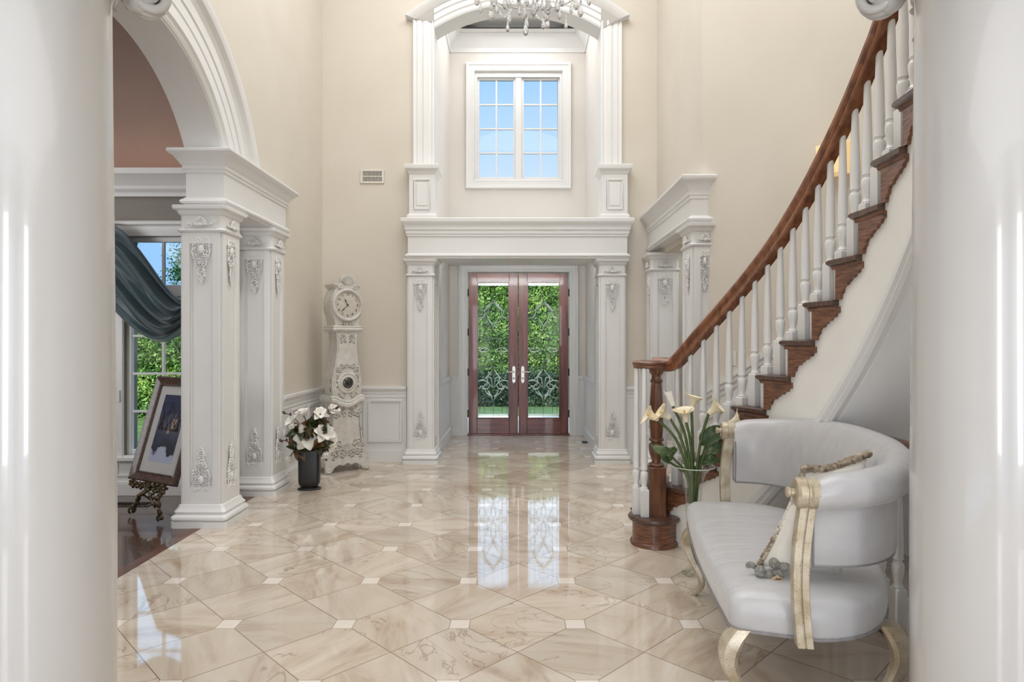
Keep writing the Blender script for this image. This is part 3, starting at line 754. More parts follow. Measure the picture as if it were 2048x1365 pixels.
M['bevelw2']=glassmat('frosted_bevel_edge',(.95,.97,.97),.25,9.0)
for di,(x0,x1,hs,lab) in enumerate(((-.722,.008,1,''),(.016,.752,-1,''))):
    root=thing('door_%d'%(di+1),'mahogany entry door leaf with leaded bevelled glass, '+('hinged on the left' if di==0 else 'hinged on the right'),'door',((x0+x1)/2,YD+.03,0.02)); root['kind']='structure'
    z0,z1=.022,2.395; px0=x0+.125; px1=x1-.125
    if di==0: px0=x0+.125; px1=x1-.128
    pz0,pz1=.245,2.265
    m=MB()
    m.box(x0,px0,YD,YD+.06,z0,z1); m.box(px1,x1,YD,YD+.06,z0,z1); m.build('stile',M['mahog'],root,world=True,bevel=.004)
    m=MB(); m.box(px0,px1,YD+.001,YD+.059,z0,pz0); m.box(px0,px1,YD+.001,YD+.059,pz1,z1); m.build('rail',M['mahogh'],root,world=True,bevel=.004)
    m=MB()
    for (a,b_,c,d) in ((px0,px0+.015,pz0,pz1),(px1-.015,px1,pz0,pz1),(px0,px1,pz0,pz0+.015),(px0,px1,pz1-.015,pz1)): m.box(a,b_,YD-.010,YD+.02,c,d)
    m.build('glazing_bead',M['mahog'],root,world=True,bevel=.004)
    m=MB(); m.pane(px0,px1,YD+.034,pz0,pz1); GL=m.build('glass',M['doorpane'],root,world=True)
    leading(GL,(px0+px1)/2,pz0+.016,pz1-.016)
    hx=x1-.062 if di==0 else x0+.062
    m=MB()
    m.add([(hx-.022,YD-.012,.79),(hx-.022,YD-.012,1.0),(hx,YD-.012,1.025),(hx+.022,YD-.012,1.0),(hx+.022,YD-.012,.79),(hx,YD-.012,.765),
           (hx-.022,YD,.79),(hx-.022,YD,1.0),(hx,YD,1.025),(hx+.022,YD,1.0),(hx+.022,YD,.79),(hx,YD,.765)],
          [(0,1,2,3,4,5),(0,1,7,6),(1,2,8,7),(2,3,9,8),(3,4,10,9),(4,5,11,10),(5,0,6,11)])
    m.tube([(hx,YD-.01,.935),(hx,YD-.055,.935),(hx-hs*.03,YD-.06,.937),(hx-hs*.09,YD-.055,.93),(hx-hs*.105,YD-.05,.95)],[.011,.010,.009,.008,.006],8)
    m.ball((hx,YD-.016,.84),(.012,.008,.016),8,6); m.build('door_handle',M['nickel'],root,world=True,smooth=40)
    for hz in (.32,.93,1.52,2.10):
        m=MB(); xx=x0-.006 if di==0 else x1+.006; m.lathe([(.010,-.055),(.012,-.05),(.012,.05),(.010,.055)],(xx,YD-.010,hz),8); m.build('hinge',M['black'],root,world=True,smooth=40)

# window_2 clerestory
W2=MB(); c2=[(0,0),(0,.03),(.012,.038),(.03,.032),(.08,.036),(.09,.048),(.125,.052),(.13,0)]
casing(W2,wx0,wx1,wz0,wz1,YD,c2,True)
W2=struct('window_2',W2,M['trim'],smooth=25)
m=MB(); m.box(wx0+.001,wx0+.035,YD+.004,YD+.15,wz0+.001,wz1-.001); m.box(wx1-.035,wx1-.001,YD+.004,YD+.15,wz0+.001,wz1-.001); m.box(wx0+.03,wx1-.03,YD+.006,YD+.15,wz0+.001,wz0+.03); m.box(wx0+.03,wx1-.03,YD+.006,YD+.15,wz1-.075,wz1-.001)
cxw=(wx0+wx1)/2; m.box(cxw-.045,cxw+.045,YD+.02,YD+.12,wz0+.02,wz1-.06)
sash(m,wx0+.035,cxw-.045,wz0+.03,wz1-.075,YD+.05,2,4,fw=.03,mw=.024); sash(m,cxw+.045,wx1-.035,wz0+.03,wz1-.075,YD+.05,2,4,fw=.03,mw=.024)
m.build('window_sash',M['trim'],W2,bevel=.003)
g=MB(); g.pane(wx0+.04,wx1-.04,YD+.072,wz0+.03,wz1-.075); g.build('window_glass',M['sky_dim'],W2)

# floor vent by the door
t=thing('floor_vent','small dark floor vent in the marble right of the front doors','vent',(.93,8.75,0))
m=MB(); m.box(-.055,.055,-.10,.10,.001,.006); m.build('frame',M['nickel'],t)
m=MB(); [m.box(-.045,.045,-.085+.02*i,-.073+.02*i,.005,.008) for i in range(9)]; m.build('grille',M['black'],t)
# return air grille on back wall
t=thing('wall_vent','white return air grille with dark slots high on the beige wall above the clock','vent',(-1.665,YB,3.28))
m=MB(); 
for (a,b_,c,d) in ((-.135,.135,.06,.08),(-.135,.135,-.08,-.06),(-.135,-.112,-.06,.06),(.112,.135,-.06,.06)): m.box(a,b_,-.014,0,c,d)
m.build('frame',M['plastic'],t,bevel=.003)
m=MB(); m.box(-.112,.112,-.004,0,-.06,.06); m.build('backing',M['black'],t)
m=MB(); [m.box(-.108+.0155*i,-.102+.0155*i,-.012,-.004,-.06,.06) for i in range(15)]; m.box(-.112,.112,-.011,-.004,-.004,.004); m.build('fin',M['plastic'],t)

# ------------------------------------------------------------------ wainscot
def wains(m,p0,p1,nrm,panels,zr=.87):
    """flat wainscot from p0 to p1 on the wall; nrm points into the room"""
    p0=Vector(p0); p1=Vector(p1); d=(p1-p0); L=d.length; d.normalize(); nn=Vector(nrm)
    def bx(a0,a1,z0,z1,t0,t1):
        q=[p0+d*a0+nn*t0,p0+d*a1+nn*t0,p0+d*a1+nn*t1,p0+d*a0+nn*t1]
        m.hexa([(v.x,v.y,z0) for v in q]+[(v.x,v.y,z1) for v in q])
    bx(0,L,0,zr-.02,0,.014)
    bx(0,L,0,.135,.014,.032); bx(0,L,.135,.150,.014,.024)
    bx(0,L,zr-.032,zr,.0,.040); bx(0,L,zr-.05,zr-.032,.0,.030); bx(0,L,zr-.085,zr-.05,.0,.020); bx(0,L,zr-.125,zr-.115,.0,.022)
    for (a,b_) in panels:
        for (i,j,k,l) in ((a,b_,.70,.725),(a,b_,.235,.26),(a,a+.025,.26,.70),(b_-.025,b_,.26,.70)): bx(i,j,k,l,.014,.030)
        for (i,j,k,l) in ((a+.025,b_-.025,.69,.70),(a+.025,b_-.025,.26,.27),(a+.025,a+.035,.27,.69),(b_-.035,b_-.025,.27,.69)): bx(i,j,k,l,.014,.021)
m=MB(); wains(m,(XL,YB,0),(-1.27,YB,0),(0,-1,0),[(.08,.47),(.53,.92)]); wains(m,(1.24,YB,0),(1.44,YB,0),(0,-1,0),[])
struct('baseboard_back',m,M['trim'],bevel=.004)
m=MB(); wains(m,(XL,6.08,0),(XL,YB-.03,0),(1,0,0),[(.22,.64),(.72,1.16)]); struct('baseboard_left',m,M['trim'],bevel=.004)

# ------------------------------------------------------------------ right side: opening with column pair
m=MB(); m.box(XR,XR+.26,5.57,YB,2.35,ZC); m.box(XR+.02,XR+.26,5.57,5.86,0,2.35)
struct('wall_right',m,M['beige'])
m=MB(); m.box(2.55,2.65,5.7,YB+.2,0,2.7); struct('wall_right_passage',m,M['beige'])
m=MB(); m.box(1.86,2.65,5.9,YB+.2,2.6,2.7); struct('ceiling_right_passage',m,M['ceil'])
column('white panelled column in the corner right of the lintel, seen behind the stair volute',1.62,7.17,hw=.155,hd=.14,ztop=2.36,faces='fl')
column('slim white panelled column at the foot of the curved stair wall, nearer of the right pair',1.615,5.69,hw=.11,hd=.17,ztop=2.41,faces='fl')
t=thing('entablature','white entablature block on the right wall above the two columns behind the stair','entablature',(1.6,6.4,2.41))
e=MB(); x0,x1,y0,y1=1.50,1.72,5.53,YB-.005
e.loft([[(x0-o,y0-o,z),(x1,y0-o,z),(x1,y1,z),(x0-o,y1,z)] for o,z in [(.010,2.412),(.010,2.425),(.028,2.432),(.034,2.445),(.030,2.455),(.012,2.468),(0,2.478),(0,2.62)]])
e.build('frieze',M['trim'],t,world=True,smooth=30)
e=MB(); e.loft([[(x0-o,y0-o*.6,z),(x1,y0-o*.6,z),(x1,y1,z),(x0-o,y1,z)] for o,z in [(.0,2.62),(.010,2.624),(.010,2.65),(.020,2.656),(.020,2.69),(.028,2.70),(.040,2.725),(.066,2.765),(.086,2.778),(.098,2.794),(.098,2.814),(.09,2.821)]])
e.build('cornice',M['trim'],t,world=True,smooth=30)

# ------------------------------------------------------------------ curved stair wall
def pol(r,th,z): a=R(th); return (CCX+r*math.cos(a),CCY+r*math.sin(a),z)
m=MB(); n=72
m.loft([[pol(RO,47.2-(47.2+42)*i/n,0),pol(RO+.2,47.2-(47.2+42)*i/n,0),pol(RO+.2,47.2-(47.2+42)*i/n,ZC),pol(RO,47.2-(47.2+42)*i/n,ZC)] for i in range(n+1)])
struct('wall_stair',m,M['beige'],smooth=30)
def theta(k): q=k-2; return 39.5-4.9*q+.06*q*q
NS=15; RISE=.2
# sloping wainscot on the stair wall
def rampz(th):
    # invert theta -> k
    lo,hi=-2,22
    for _ in range(40):
        mid=(lo+hi)/2
        if theta(mid)>th: lo=mid
        else: hi=mid
    return lo
ths=[47.0-(47+20)*i/60 for i in range(61)]
m=MB()
def zramp(th): k=rampz(th); return max(0,(k)*RISE)
cr=[(0,.72),(.018,.72),(.020,.76),(.030,.77),(.032,.80),(.040,.815),(.040,.85),(0,.85)]
m.loft([[pol(RO-d,th,zramp(th)+z-.05*0) for d,z in cr] for th in ths])
m.loft([[pol(RO-.012,th,0),pol(RO,th,0),pol(RO,th,zramp(th)+.72),pol(RO-.012,th,zramp(th)+.72)] for th in ths])
m.loft([[pol(RO-d,th,zramp(th)+z) for d,z in [(.012,.585),(.028,.585),(.028,.61),(.012,.61)]] for th in ths])
struct('baseboard_stair',m,M['trim'],smooth=25)

# ------------------------------------------------------------------ staircase
ST=thing('curved_staircase','curved staircase with oak treads, white turned balusters and brown wooden handrail','staircase',(1.2,4.2,0))
# stringer (inner, white)
kk=[1.55+ (NS+1-1.55)*i/120 for i in range(121)]
def zn(k): return k*RISE
m=MB(); rings=[]
for k in kk:
    zt=math.floor(k+1e-6)*RISE-.03; zt=max(zt,.15)
    zb=max(0,zn(k)-.74)
    rings.append((k,zb,zt))
# stepped top: build per step segments
for s_ in range(1,NS+1):
    ks=[max(1.55,s_)+ (s_+1-max(1.55,s_))*i/6 for i in range(7)]
    m.loft([[pol(RI,theta(k),max(0,zn(k)-.74)),pol(RI+.04,theta(k),max(0,zn(k)-.74)),pol(RI+.04,theta(k),s_*RISE-.03),pol(RI,theta(k),s_*RISE-.03)] for k in ks])
m.build('stringer',plain('stringer_white',(238,237,233),.5,c2=(235,234,230)),ST,world=True,smooth=20)
m=MB()
ks=[3.3+(NS+1-3.3)*i/100 for i in range(101)]
bp=[(0,-.625),(-.012,-.632),(-.014,-.65),(-.030,-.66),(-.032,-.70),(-.020,-.715),(-.026,-.745),(-.010,-.765),(.03,-.765)]
m.loft([[pol(RI+d,theta(k),max(.0,zn(k)+z)) for d,z in bp] for k in ks])
m.build('stringer_band',M['trim'],ST,world=True,smooth=25)
m=MB()
m.grid([[pol(r_,theta(k),max(.01,zn(k)-.76)) for r_ in (RI+.02,3.0,3.4,RO)] for k in ks]); m.build('soffit',M['trim'],ST,world=True,thick=.02,smooth=40)
def tread(k):
    m=MB(); a=theta(k)+.75; b_=theta(k+1)+.0
    r0=RI-.035; r1=RO-.015
    zt=k*RISE
    def seg(r,th,z): return pol(r,th,z)
    # rounded nosing profile along angle direction, and rounded return end
    prof=[(0,-.034),(-.25,-.028),(-.36,-.017),(-.25,-.005),(0,0)]
    nr=14; rings=[]
    rs=[r0]+[r0+.012]+[r0+(r1-r0)*i/nr for i in range(1,nr+1)]
    for i,r_ in enumerate(rs):
        sh=.008 if i==0 else 0
        sc_=2.6/r_
        rings.append([seg(r_,a-pr_[0]*0-(-pr_[0])*0+(-pr_[0])*sc_*1.0,zt+pr_[1]*(1 if not sh else .6)-(sh if sh else 0)*.5) for pr_ in prof]+[seg(r_,b_-.15,zt-(sh*.5)),seg(r_,b_-.15,zt-.034+sh)])
    m.loft(rings); return m.build('tread',M['tread'],ST,world=True,smooth=35)
def riser(k):
    m=MB(); th=theta(k)
    m.hexa([pol(RI-.012,th,(k-1)*RISE),pol(RO-.02,th,(k-1)*RISE),pol(RO-.02,th-.35,(k-1)*RISE),pol(RI-.012,th-.35,(k-1)*RISE),
            pol(RI-.012,th,k*RISE-.034),pol(RO-.02,th,k*RISE-.034),pol(RO-.02,th-.35,k*RISE-.034),pol(RI-.012,th-.35,k*RISE-.034)])
    return m.build('riser',M['oakh'],ST,world=True)
# scroll bracket silhouette: s along the tread (0 at riser .. 1), z down from tread bottom
BR=[(0,0),(1.12,0),(1.14,-.03),(1.02,-.035),(.98,-.05),(.86,-.055),(.80,-.068),(.68,-.072),(.62,-.083),(.55,-.088),(.50,-.100),(.38,-.104),(.33,-.118),(.31,-.133),(.24,-.140),(.22,-.152),(.20,-.166),(0,-.166)]
def bracket(k):
    m=MB(); th0=theta(k); dth=theta(k+1)-theta(k)
    zt=k*RISE-.034
    # fine top/bottom strips for the curved face
    n=28; xs=sorted(set([i/n*1.12 for i in range(n+1)]))
    low=BR[1:]
    def zlow(s):
        pts=sorted(low,key=lambda p:p[0])
        # piecewise lower edge
        best=0
        L=[(0,-.166)]+[p for p in reversed(low)][0:]
        L=[(0,-.166),(.20,-.166),(.22,-.152),(.24,-.140),(.31,-.133),(.33,-.118),(.38,-.104),(.50,-.100),(.55,-.088),(.62,-.083),(.68,-.072),(.80,-.068),(.86,-.055),(.98,-.050),(1.02,-.035),(1.12,-.030)]
        for i in range(len(L)-1):
            if L[i][0]<=s<=L[i+1][0]:
                t=(s-L[i][0])/max(1e-6,(L[i+1][0]-L[i][0])); return L[i][1]+(L[i+1][1]-L[i][1])*t
        return -.03
    xs=[0,.1,.20,.22,.24,.28,.31,.33,.38,.44,.50,.55,.62,.68,.74,.80,.86,.92,.98,1.02,1.07,1.12]
    m.loft([[pol(RI-.016,th0+dth*s,zt),pol(RI+.002,th0+dth*s,zt),pol(RI+.002,th0+dth*s,zt+zlow(s)),pol(RI-.016,th0+dth*s,zt+zlow(s))] for s in xs])
    # cove strip under the tread
    m.loft([[pol(RI-.026,th0+dth*s,zt),pol(RI,th0+dth*s,zt),pol(RI,th0+dth*s,zt-.016),pol(RI-.018,th0+dth*s,zt-.016)] for s in (-.12,.2,.5,.8,1.1)])
    return m.build('scroll_bracket',M['oakh'],ST,world=True)
for k in range(1,NS+1):
    tread(k)
    if k>=2: riser(k); bracket(k)
# first step drum (bullnose)
dc=(.945,4.425)
m=MB(); m.lathe([(.165,0),(.165,.018),(.158,.028),(.150,.032),(.150,.165)],(dc[0],dc[1],0),40); m.build('starting_drum',M['oakh'],ST,world=True,smooth=40)
m=MB(); m.lathe([(.160,.160),(.172,.166),(.180,.176),(.180,.186),(.172,.198),(.150,.203)],(dc[0],dc[1],0),40); m.build('drum_top',M['tread'],ST,world=True,smooth=40)
m=MB(); m.hexa([(dc[0]+.02,dc[1]+.12,0),pol(RO-.02,theta(1)+1.5,0),pol(RO-.02,theta(1),0),(dc[0]+.10,dc[1]+.10,0),(dc[0]+.02,dc[1]+.12,.166),pol(RO-.02,theta(1)+1.5,.166),pol(RO-.02,theta(1),.166),(dc[0]+.10,dc[1]+.10,.166)]); m.build('riser',M['oakh'],ST,world=True)
# newel
nx,ny=.953,4.40
m=MB(); 
m.rect(nx-.055,nx+.055,ny-.055,ny+.055,[(0,.20),(0,.53),(-.006,.535)])
m.lathe([(.028,.533),(.050,.538),(.054,.548),(.046,.556),(.032,.562),(.030,.575),(.040,.60),(.050,.64),(.052,.68),(.046,.69),(.036,.70),(.036,.706),(.050,.712),(.050,.724),(.038,.73)],(nx,ny,0),24)
m.lathe([(.040,.73),(.046,.80),(.046,.95),(.038,1.08),(.034,1.105),(.040,1.11),(.044,1.122),(.038,1.13),(.032,1.14),(.034,1.16),(.048,1.18),(.050,1.215)],(nx,ny,0),8,ang=PI/8)
m.build('newel_post',M['oak'],ST,world=True,smooth=35)
# volute cap of the handrail
m=MB(); vx,vy=.905,4.42
m.lathe([(.08,1.205),(.100,1.207),(.106,1.215),(.104,1.224),(.110,1.232),(.112,1.246),(.104,1.256),(.08,1.262)],(vx,vy,0),36); m.build('volute',M['oakh'],ST,world=True,smooth=40)
# handrail
raw=[(1340,727),(1362,712),(1400,668),(1450,612),(1500,553),(1550,487),(1600,408),(1650,315),(1700,210),(1750,90),(1766,48)]
RR=2.625; hp3=[]
for px,py in raw:
    c=(px-CX)/F; A=c*c+1; B=-2*(c*CCX+CCY); C_=CCX**2+CCY**2-RR**2; y=(-B+math.sqrt(B*B-4*A*C_))/(2*A)
    hp3.append(Vector((c*y,y,H+(CY-py)*y/F)))
th_last=math.degrees(math.atan2(hp3[-1].y-CCY,hp3[-1].x-CCX)); zl=hp3[-1].z
for i in range(1,8):
    hp3.append(Vector(pol(RR,th_last-3.8*i,zl+i*.19)))
RAIL=hp3[:]
path=bez([Vector((.955,4.515,1.234)),Vector((1.02,4.475,1.235)),Vector((1.075,4.44,1.238))]+hp3[1:],8)
hsec=[(a*1.22,b_*1.25) for a,b_ in [(-.031,-.034),(-.026,-.040),(.026,-.040),(.031,-.034),(.024,-.014),(.024,-.006),(.034,.002),(.034,.016),(.026,.028),(.010,.036),(-.010,.036),(-.026,.028),(-.034,.016),(-.034,.002),(-.024,-.006),(-.024,-.014)]]
m=MB(); rings=[]
for i,p in enumerate(path):
    t_=(path[min(i+1,len(path)-1)]-path[max(i-1,0)]).normalized(); s_=t_.cross(Vector((0,0,1))).normalized(); u_=s_.cross(t_).normalized()
    rings.append([p+s_*a+u_*b_ for a,b_ in hsec])
m.loft(rings); 
def woodrail():
    return wood('handrail_oak',(104,64,43),(146,96,66),scale=16,stretch=(.8,.5,.35),bump=.04)
m.build('handrail',M['rail'] if 'rail' in M else woodrail(),ST,world=True,smooth=30)
def railz(th):
    best=None
    pts=path
    for a,b_ in zip(pts,pts[1:]):
        ta=math.degrees(math.atan2(a.y-CCY,a.x-CCX)); tb=math.degrees(math.atan2(b_.y-CCY,b_.x-CCX))
        if (ta>=th>=tb): return a.z+(b_.z-a.z)*(ta-th)/max(1e-6,ta-tb)
    return pts[-1].z if th<0 else pts[0].z
def balmesh(h,bh=.20,s=.0275):
    m=MB(); m.rect(-s,s,-s,s,[(-.004,0),(0,.006),(0,bh-.006),(-.005,bh)])
    m.lathe([(s*.7,bh-.004),(s*.95,bh+.004),(s*.75,bh+.012),(s*.62,bh+.022),(s*.80,bh+.05),(s*.98,bh+.085),(s*.98,bh+.105),(s*.85,bh+.115),(s*.62,bh+.120),(s*.62,bh+.127),(s*.88,bh+.134),(s*.80,bh+.145),(s*.84,bh+.20),(s*.74,bh+.35),(s*.52,h)],(0,0,0),14)
    return m
RB=RI+.055
for k in range(1,NS+1):
    for fr_ in (.28,.78):
        if k==1 and fr_<.5: continue
        th=theta(k+fr_); x,y,z=pol(RB,th,k*RISE); hh=railz(th)-.03-z
        o=balmesh(hh,bh=.20+(.05 if fr_>.5 else .0)).build('baluster',M['trim'],ST,smooth=35)
        o.location=(x-ST.location.x,y-ST.location.y,z); o.rotation_euler=(0,0,R(th))
for (bx_,by_) in ((vx-.085,vy-.005),(vx-.045,vy-.075),(vx-.03,vy+.10),(vx+.07,vy+.11)):
    o=balmesh(1.01,bh=.19).build('baluster',M['trim'],ST,smooth=35); o.location=(bx_-ST.location.x,by_-ST.location.y,.202)

# guard rail of the stairwell behind the settee
G=thing('guard_railing','short white baluster guard railing with wood cap under the stair behind the settee','railing',(1.77,3.0,0))
m=MB(); gp=[(1.775,3.75),(1.775,1.2)]
m.box(1.735,1.815,1.2,3.78,0,.035); m.build('curb',M['oakh'],G,world=True,bevel=.004)
m=MB(); m.loft([[(1.775+a,y,.895+b_) for a,b_ in hsec] for y in (1.2,3.78)]); m.build('cap_rail',M['oakh'],G,world=True,smooth=30)
proto=None
for i in range(18):
    y=3.68-.14*i
    if proto is None:
        proto=balmesh(.83,bh=.22).build('baluster',M['trim'],G,smooth=35); o=proto
    else:
        o=proto.copy(); col.objects.link(o); o.parent=G
    o.location=(0,y-3.0,.03)

# ------------------------------------------------------------------ wall sconce and switch
def curvept(px,py):
    c=(px-CX)/F; A=c*c+1; B=-2*(c*CCX+CCY); C_=CCX**2+CCY**2-RO**2; y=(-B+math.sqrt(B*B-4*A*C_))/(2*A)
    return Vector((c*y,y,H+(CY-py)*y/F))
p=curvept(1677,322); th=math.atan2(p.y-CCY,p.x-CCX)
t=thing('wall_sconce','glowing parchment box wall sconce on the curved stair wall behind the balusters','sconce',tuple(p),th+PI/2)
m=MB(); m.loft([[(-.10,.0,-.11),(.10,.0,-.11),(.08,.11,-.11),(-.08,.11,-.11)],[(-.115,.0,.11),(.115,.0,.11),(.095,.13,.11),(-.095,.13,.11)]]); m.build('shade',M['shade'],t,bevel=.004)
m=MB(); m.box(-.05,.05,-.0,.02,-.06,.06); m.build('back_plate',M['nickel'],t)
p=curvept(1464,717); th=math.atan2(p.y-CCY,p.x-CCX)
t=thing('light_switch','ivory light switch plate on the curved wall above the sloping chair rail','switch',tuple(p),th+PI/2)
m=MB(); m.box(-.042,.042,0,.007,-.062,.062); m.build('plate',M['plastic'],t,bevel=.002)
m=MB(); m.box(-.006,.006,.006,.018,-.012,.012); m.build('toggle',M['plastic'],t,bevel=.001)

# ------------------------------------------------------------------ foreground ionic columns
def ionic(label,x,y):
    t=thing('ionic_column',label,'column',(x,y,0))
    m=MB(); m.rect(-.27,.27,-.27,.27,[(0,0),(0,.08)]); m.lathe([(.26,.08),(.268,.10),(.262,.13),(.235,.14),(.225,.15),(.232,.165),(.238,.18),(.225,.2),(.205,.21)],(0,0,0),64); m.build('base',M['column'],t,smooth=30)
    m=MB(); m.lathe([(.2045+(-.012 if z>.9 else 0)*((z-.9)/1.35 if z>.9 else 0),z) for z in [.205+.1115*i for i in range(21)]]+[(.190,2.455)],(0,0,0),96); m.build('shaft',M['column'],t,smooth=60)
    cap=MB(); cap.lathe([(.19,2.440),(.200,2.447),(.205,2.460),(.195,2.472),(.205,2.485),(.245,2.525),(.245,2.535)],(0,0,0),64)
    cap.rect(-.27,.27,-.27,.27,[(-.03,2.575),(0,2.595),(.01,2.635),(-.01,2.655)]); cap.rect(-.22,.22,-.22,.22,[(0,2.520),(0,2.585)])
    c=cap.build('capital',M['column'],t,smooth=30)
    for sx in (-1,1):
        for sy in (-1,1):
            v=MB(); cx_=sx*.235; cy_=sy*.235
            ax=Vector((sx,sy,0)).normalized(); tan=Vector((-ax.y,ax.x,0))
            pts=[]; rr_=[]
            # corner volute: spiral in plane spanned by ax and z, thick along tan
            for i in range(60):
                a=-i*.21+PI*.5; r_=.068*math.exp(-i*.028)
                pts.append(Vector((cx_*.86,cy_*.86,2.500))+ax*(r_*math.cos(a))+Vector((0,0,1))*(r_*math.sin(a)))
            for off,rad in ((-.028,.017),(.028,.017),(0,.020)):
                v.tube([p_+tan*off for p_ in pts],[rad*(1-.55*i/59) for i in range(60)],8)
            v.tube([Vector((cx_*.86,cy_*.86,2.500))+tan*q for q in (-.05,.05)],[.016,.016],10)
            v.ball(Vector((cx_*.80,cy_*.80,2.500)),(.055,.055,.060),12,8)
            v.build('volute',M['column'],t,smooth=60)
    for k in range(4):
        a=k*PI/2; v=MB()
        for j in range(-2,3):
            an=a+j*.24; v.ball((.212*math.cos(an),.212*math.sin(an),2.497-abs(j)*.004),(.022,.022,.03),8,6)
        v.tube([(.225*math.cos(a+q),.225*math.sin(a+q),2.470+.02*math.cos(q*8)) for q in [(-.5+i*.05) for i in range(21)]],.010,6)
        v.build('egg_molding',M['column'],t,smooth=60)
    return t
ionic('large round white foreground column at the left edge, before the arched opening',-1.396,1.85)
ionic('large round white foreground column at the right edge, beside the settee',1.37,1.85)

# ------------------------------------------------------------------ settee
SO=Vector((.985,2.20,0)); SU=Vector((.148,.989,0)).normalized(); SV=Vector((-SU.y,SU.x,0))
srot=math.atan2(SU.y,SU.x)     # local x = along length, local y = forward (towards the hall)
S=thing('settee','curved back settee upholstered in silver satin with champagne wood arm posts and legs','settee',tuple(SO),srot)
LEN=1.40
def seatpt(t,grow=0):
    """closed seat outline, local (u,v)"""
    pass
out=[]
nfront=16
ff=.235
# front edge from near to far with rounded corners, then back half ellipse
for i in range(7): a=R(180-90*i/6); out.append((.03+.0+.05+.05*math.cos(a)-.0,ff-.05+.05*math.sin(a)))
for i in range(1,12): out.append((.08+(LEN-.10)*i/12, ff+.022*math.sin(PI*i/12)))
for i in range(7): a=R(90-90*i/6); out.append((LEN-.03+.05*math.cos(a)-.0,ff-.05+.05*math.sin(a)))
for i in range(1,30):
    a=PI*i/30; out.append((LEN/2+.01+.72*math.cos(a)*(1 if True else 1), .03-.48*abs(math.sin(a))**.8))
def ring(sc_,z,dz=0):
    cu,cv=LEN/2,-.12
    return [(cu+(u-cu)*(1-(1-sc_)*.45),cv+(v-cv)*sc_,z) for u,v in out]
m=MB(); m.loft([ring(.95,.365),ring(1.0,.372),ring(1.012,.39),ring(1.02,.42),ring(1.012,.452),ring(.985,.476),ring(.93,.492),ring(.80,.505),ring(.55,.512),ring(.2,.514)])
m.build('seat_cushion',M['satin'],S,smooth=60)
m=MB()
r1=ring(1.008,.374); m.tube(r1+[r1[0]],.006,6,cap=False)
m.build('piping',M['piping'],S,smooth=60)
# back curve (local)
def bc(t,o=0):
    a=PI*t
    # superellipse-like U from near post (0,0) to far post (LEN,0)
    u=LEN/2-(.70+o)*math.copysign(abs(math.cos(a))**.80,math.cos(a)); v=-.02-(.405+o)*abs(math.sin(a))**.78
    return (u,v)
nb=72; rings=[]
ins=[(-.028,.598),(-.036,.66),(-.042,.76),(-.034,.84),(-.020,.885),(.0,.925),(.030,.948),(.065,.945),(.092,.922),(.100,.888),(.088,.852),(.060,.832),(.038,.828),(.032,.80),(.030,.70),(.030,.61),(.022,.598)]
for i in range(nb+1):
    t_=i/nb; 
    row=[]
    # normal direction
    e_=1e-3; a=bc(min(1,t_+e_)); b_=bc(max(0,t_-e_)); tx,ty=a[0]-b_[0],a[1]-b_[1]; L_=math.hypot(tx,ty) or 1
    nx_,ny_=ty/L_,-tx/L_
    # outward should point away from the centre
    c=bc(t_)
    if nx_*(c[0]-LEN/2)+ny_*(c[1]+.15)<0: nx_,ny_=-nx_,-ny_
    if t_<=.004: nx_,ny_=-1,0
    if t_>=.996: nx_,ny_=1,0
    rise=.0
    tap=min(1,.80+.2*min(t_,1-t_)/.02)
    for o,z in ins:
        zb_=z+(.035 if t_<.5 else .015)*max(0,(.72-z)/.12) if z<.72 else z
        row.append((c[0]+nx_*o,c[1]+ny_*o,(zb_ if z<.83 else .83+(z-.83)*tap)+.055*math.sin(PI*t_)*(z-.598)/.35))
    rings.append(row)
m=MB(); m.loft(rings); m.build('backrest',M['satin'],S,smooth=60)
m=MB()
for idx in (0,16): m.tube([Vector(r_[idx]) for r_ in rings],.005,6)
for t0 in (0,nb):
    m.tube([Vector(rings[t0][j]) for j in (0,1,2,3)],.004,6); m.tube([Vector(rings[t0][j]) for j in (13,14,15,16)],.004,6)
m.build('piping',M['piping'],S,smooth=60)
def post(u,sg):
    m=MB()
    # reeded flat post, gently bowed, from seat bottom to scroll
    zs=[.365+(.86-.365)*i/16 for i in range(17)]
    for (a0,a1,dd) in ((-.016,.008,.006),(.006,.014,.0),(.012,.036,.006)):
        rg=[]
        for z in zs:
            t_=(z-.365)/.495; bow=.020*math.sin(PI*t_)-.010*t_; e_=.019+dd
            rg.append([(u+sg*e_,a0+bow,z),(u+sg*e_,a1+bow,z),(u-sg*.019,a1+bow,z),(u-sg*.019,a0+bow,z)])
        m.loft(rg)
    o=m.build('arm_post',M['silverleaf'],S,smooth=35,bevel=.002)
    # scroll head: short drum with axis forward
    h_=MB(); prof=[(.050,-.052),(.060,-.046),(.063,-.020),(.056,-.012),(.056,-.006),(.062,.0),(.062,.026),(.055,.036),(.040,.038),(.034,.034),(.016,.036),(.016,.052),(.021,.056),(.022,.066),(.016,.072),(.004,.074)]
    rg=[]
    for r_,yy in [(a*.84,b_*.84+.012) for a,b_ in prof]: rg.append([(u+.012*sg+r_*math.cos(2*PI*j/28)*1.0,yy,.887+r_*math.sin(2*PI*j/28)) for j in range(28)])
    h_.loft(rg); h_.build('scroll',M['silverleaf'],o,smooth=30)
post(-.035,-1); post(LEN+.035,1)
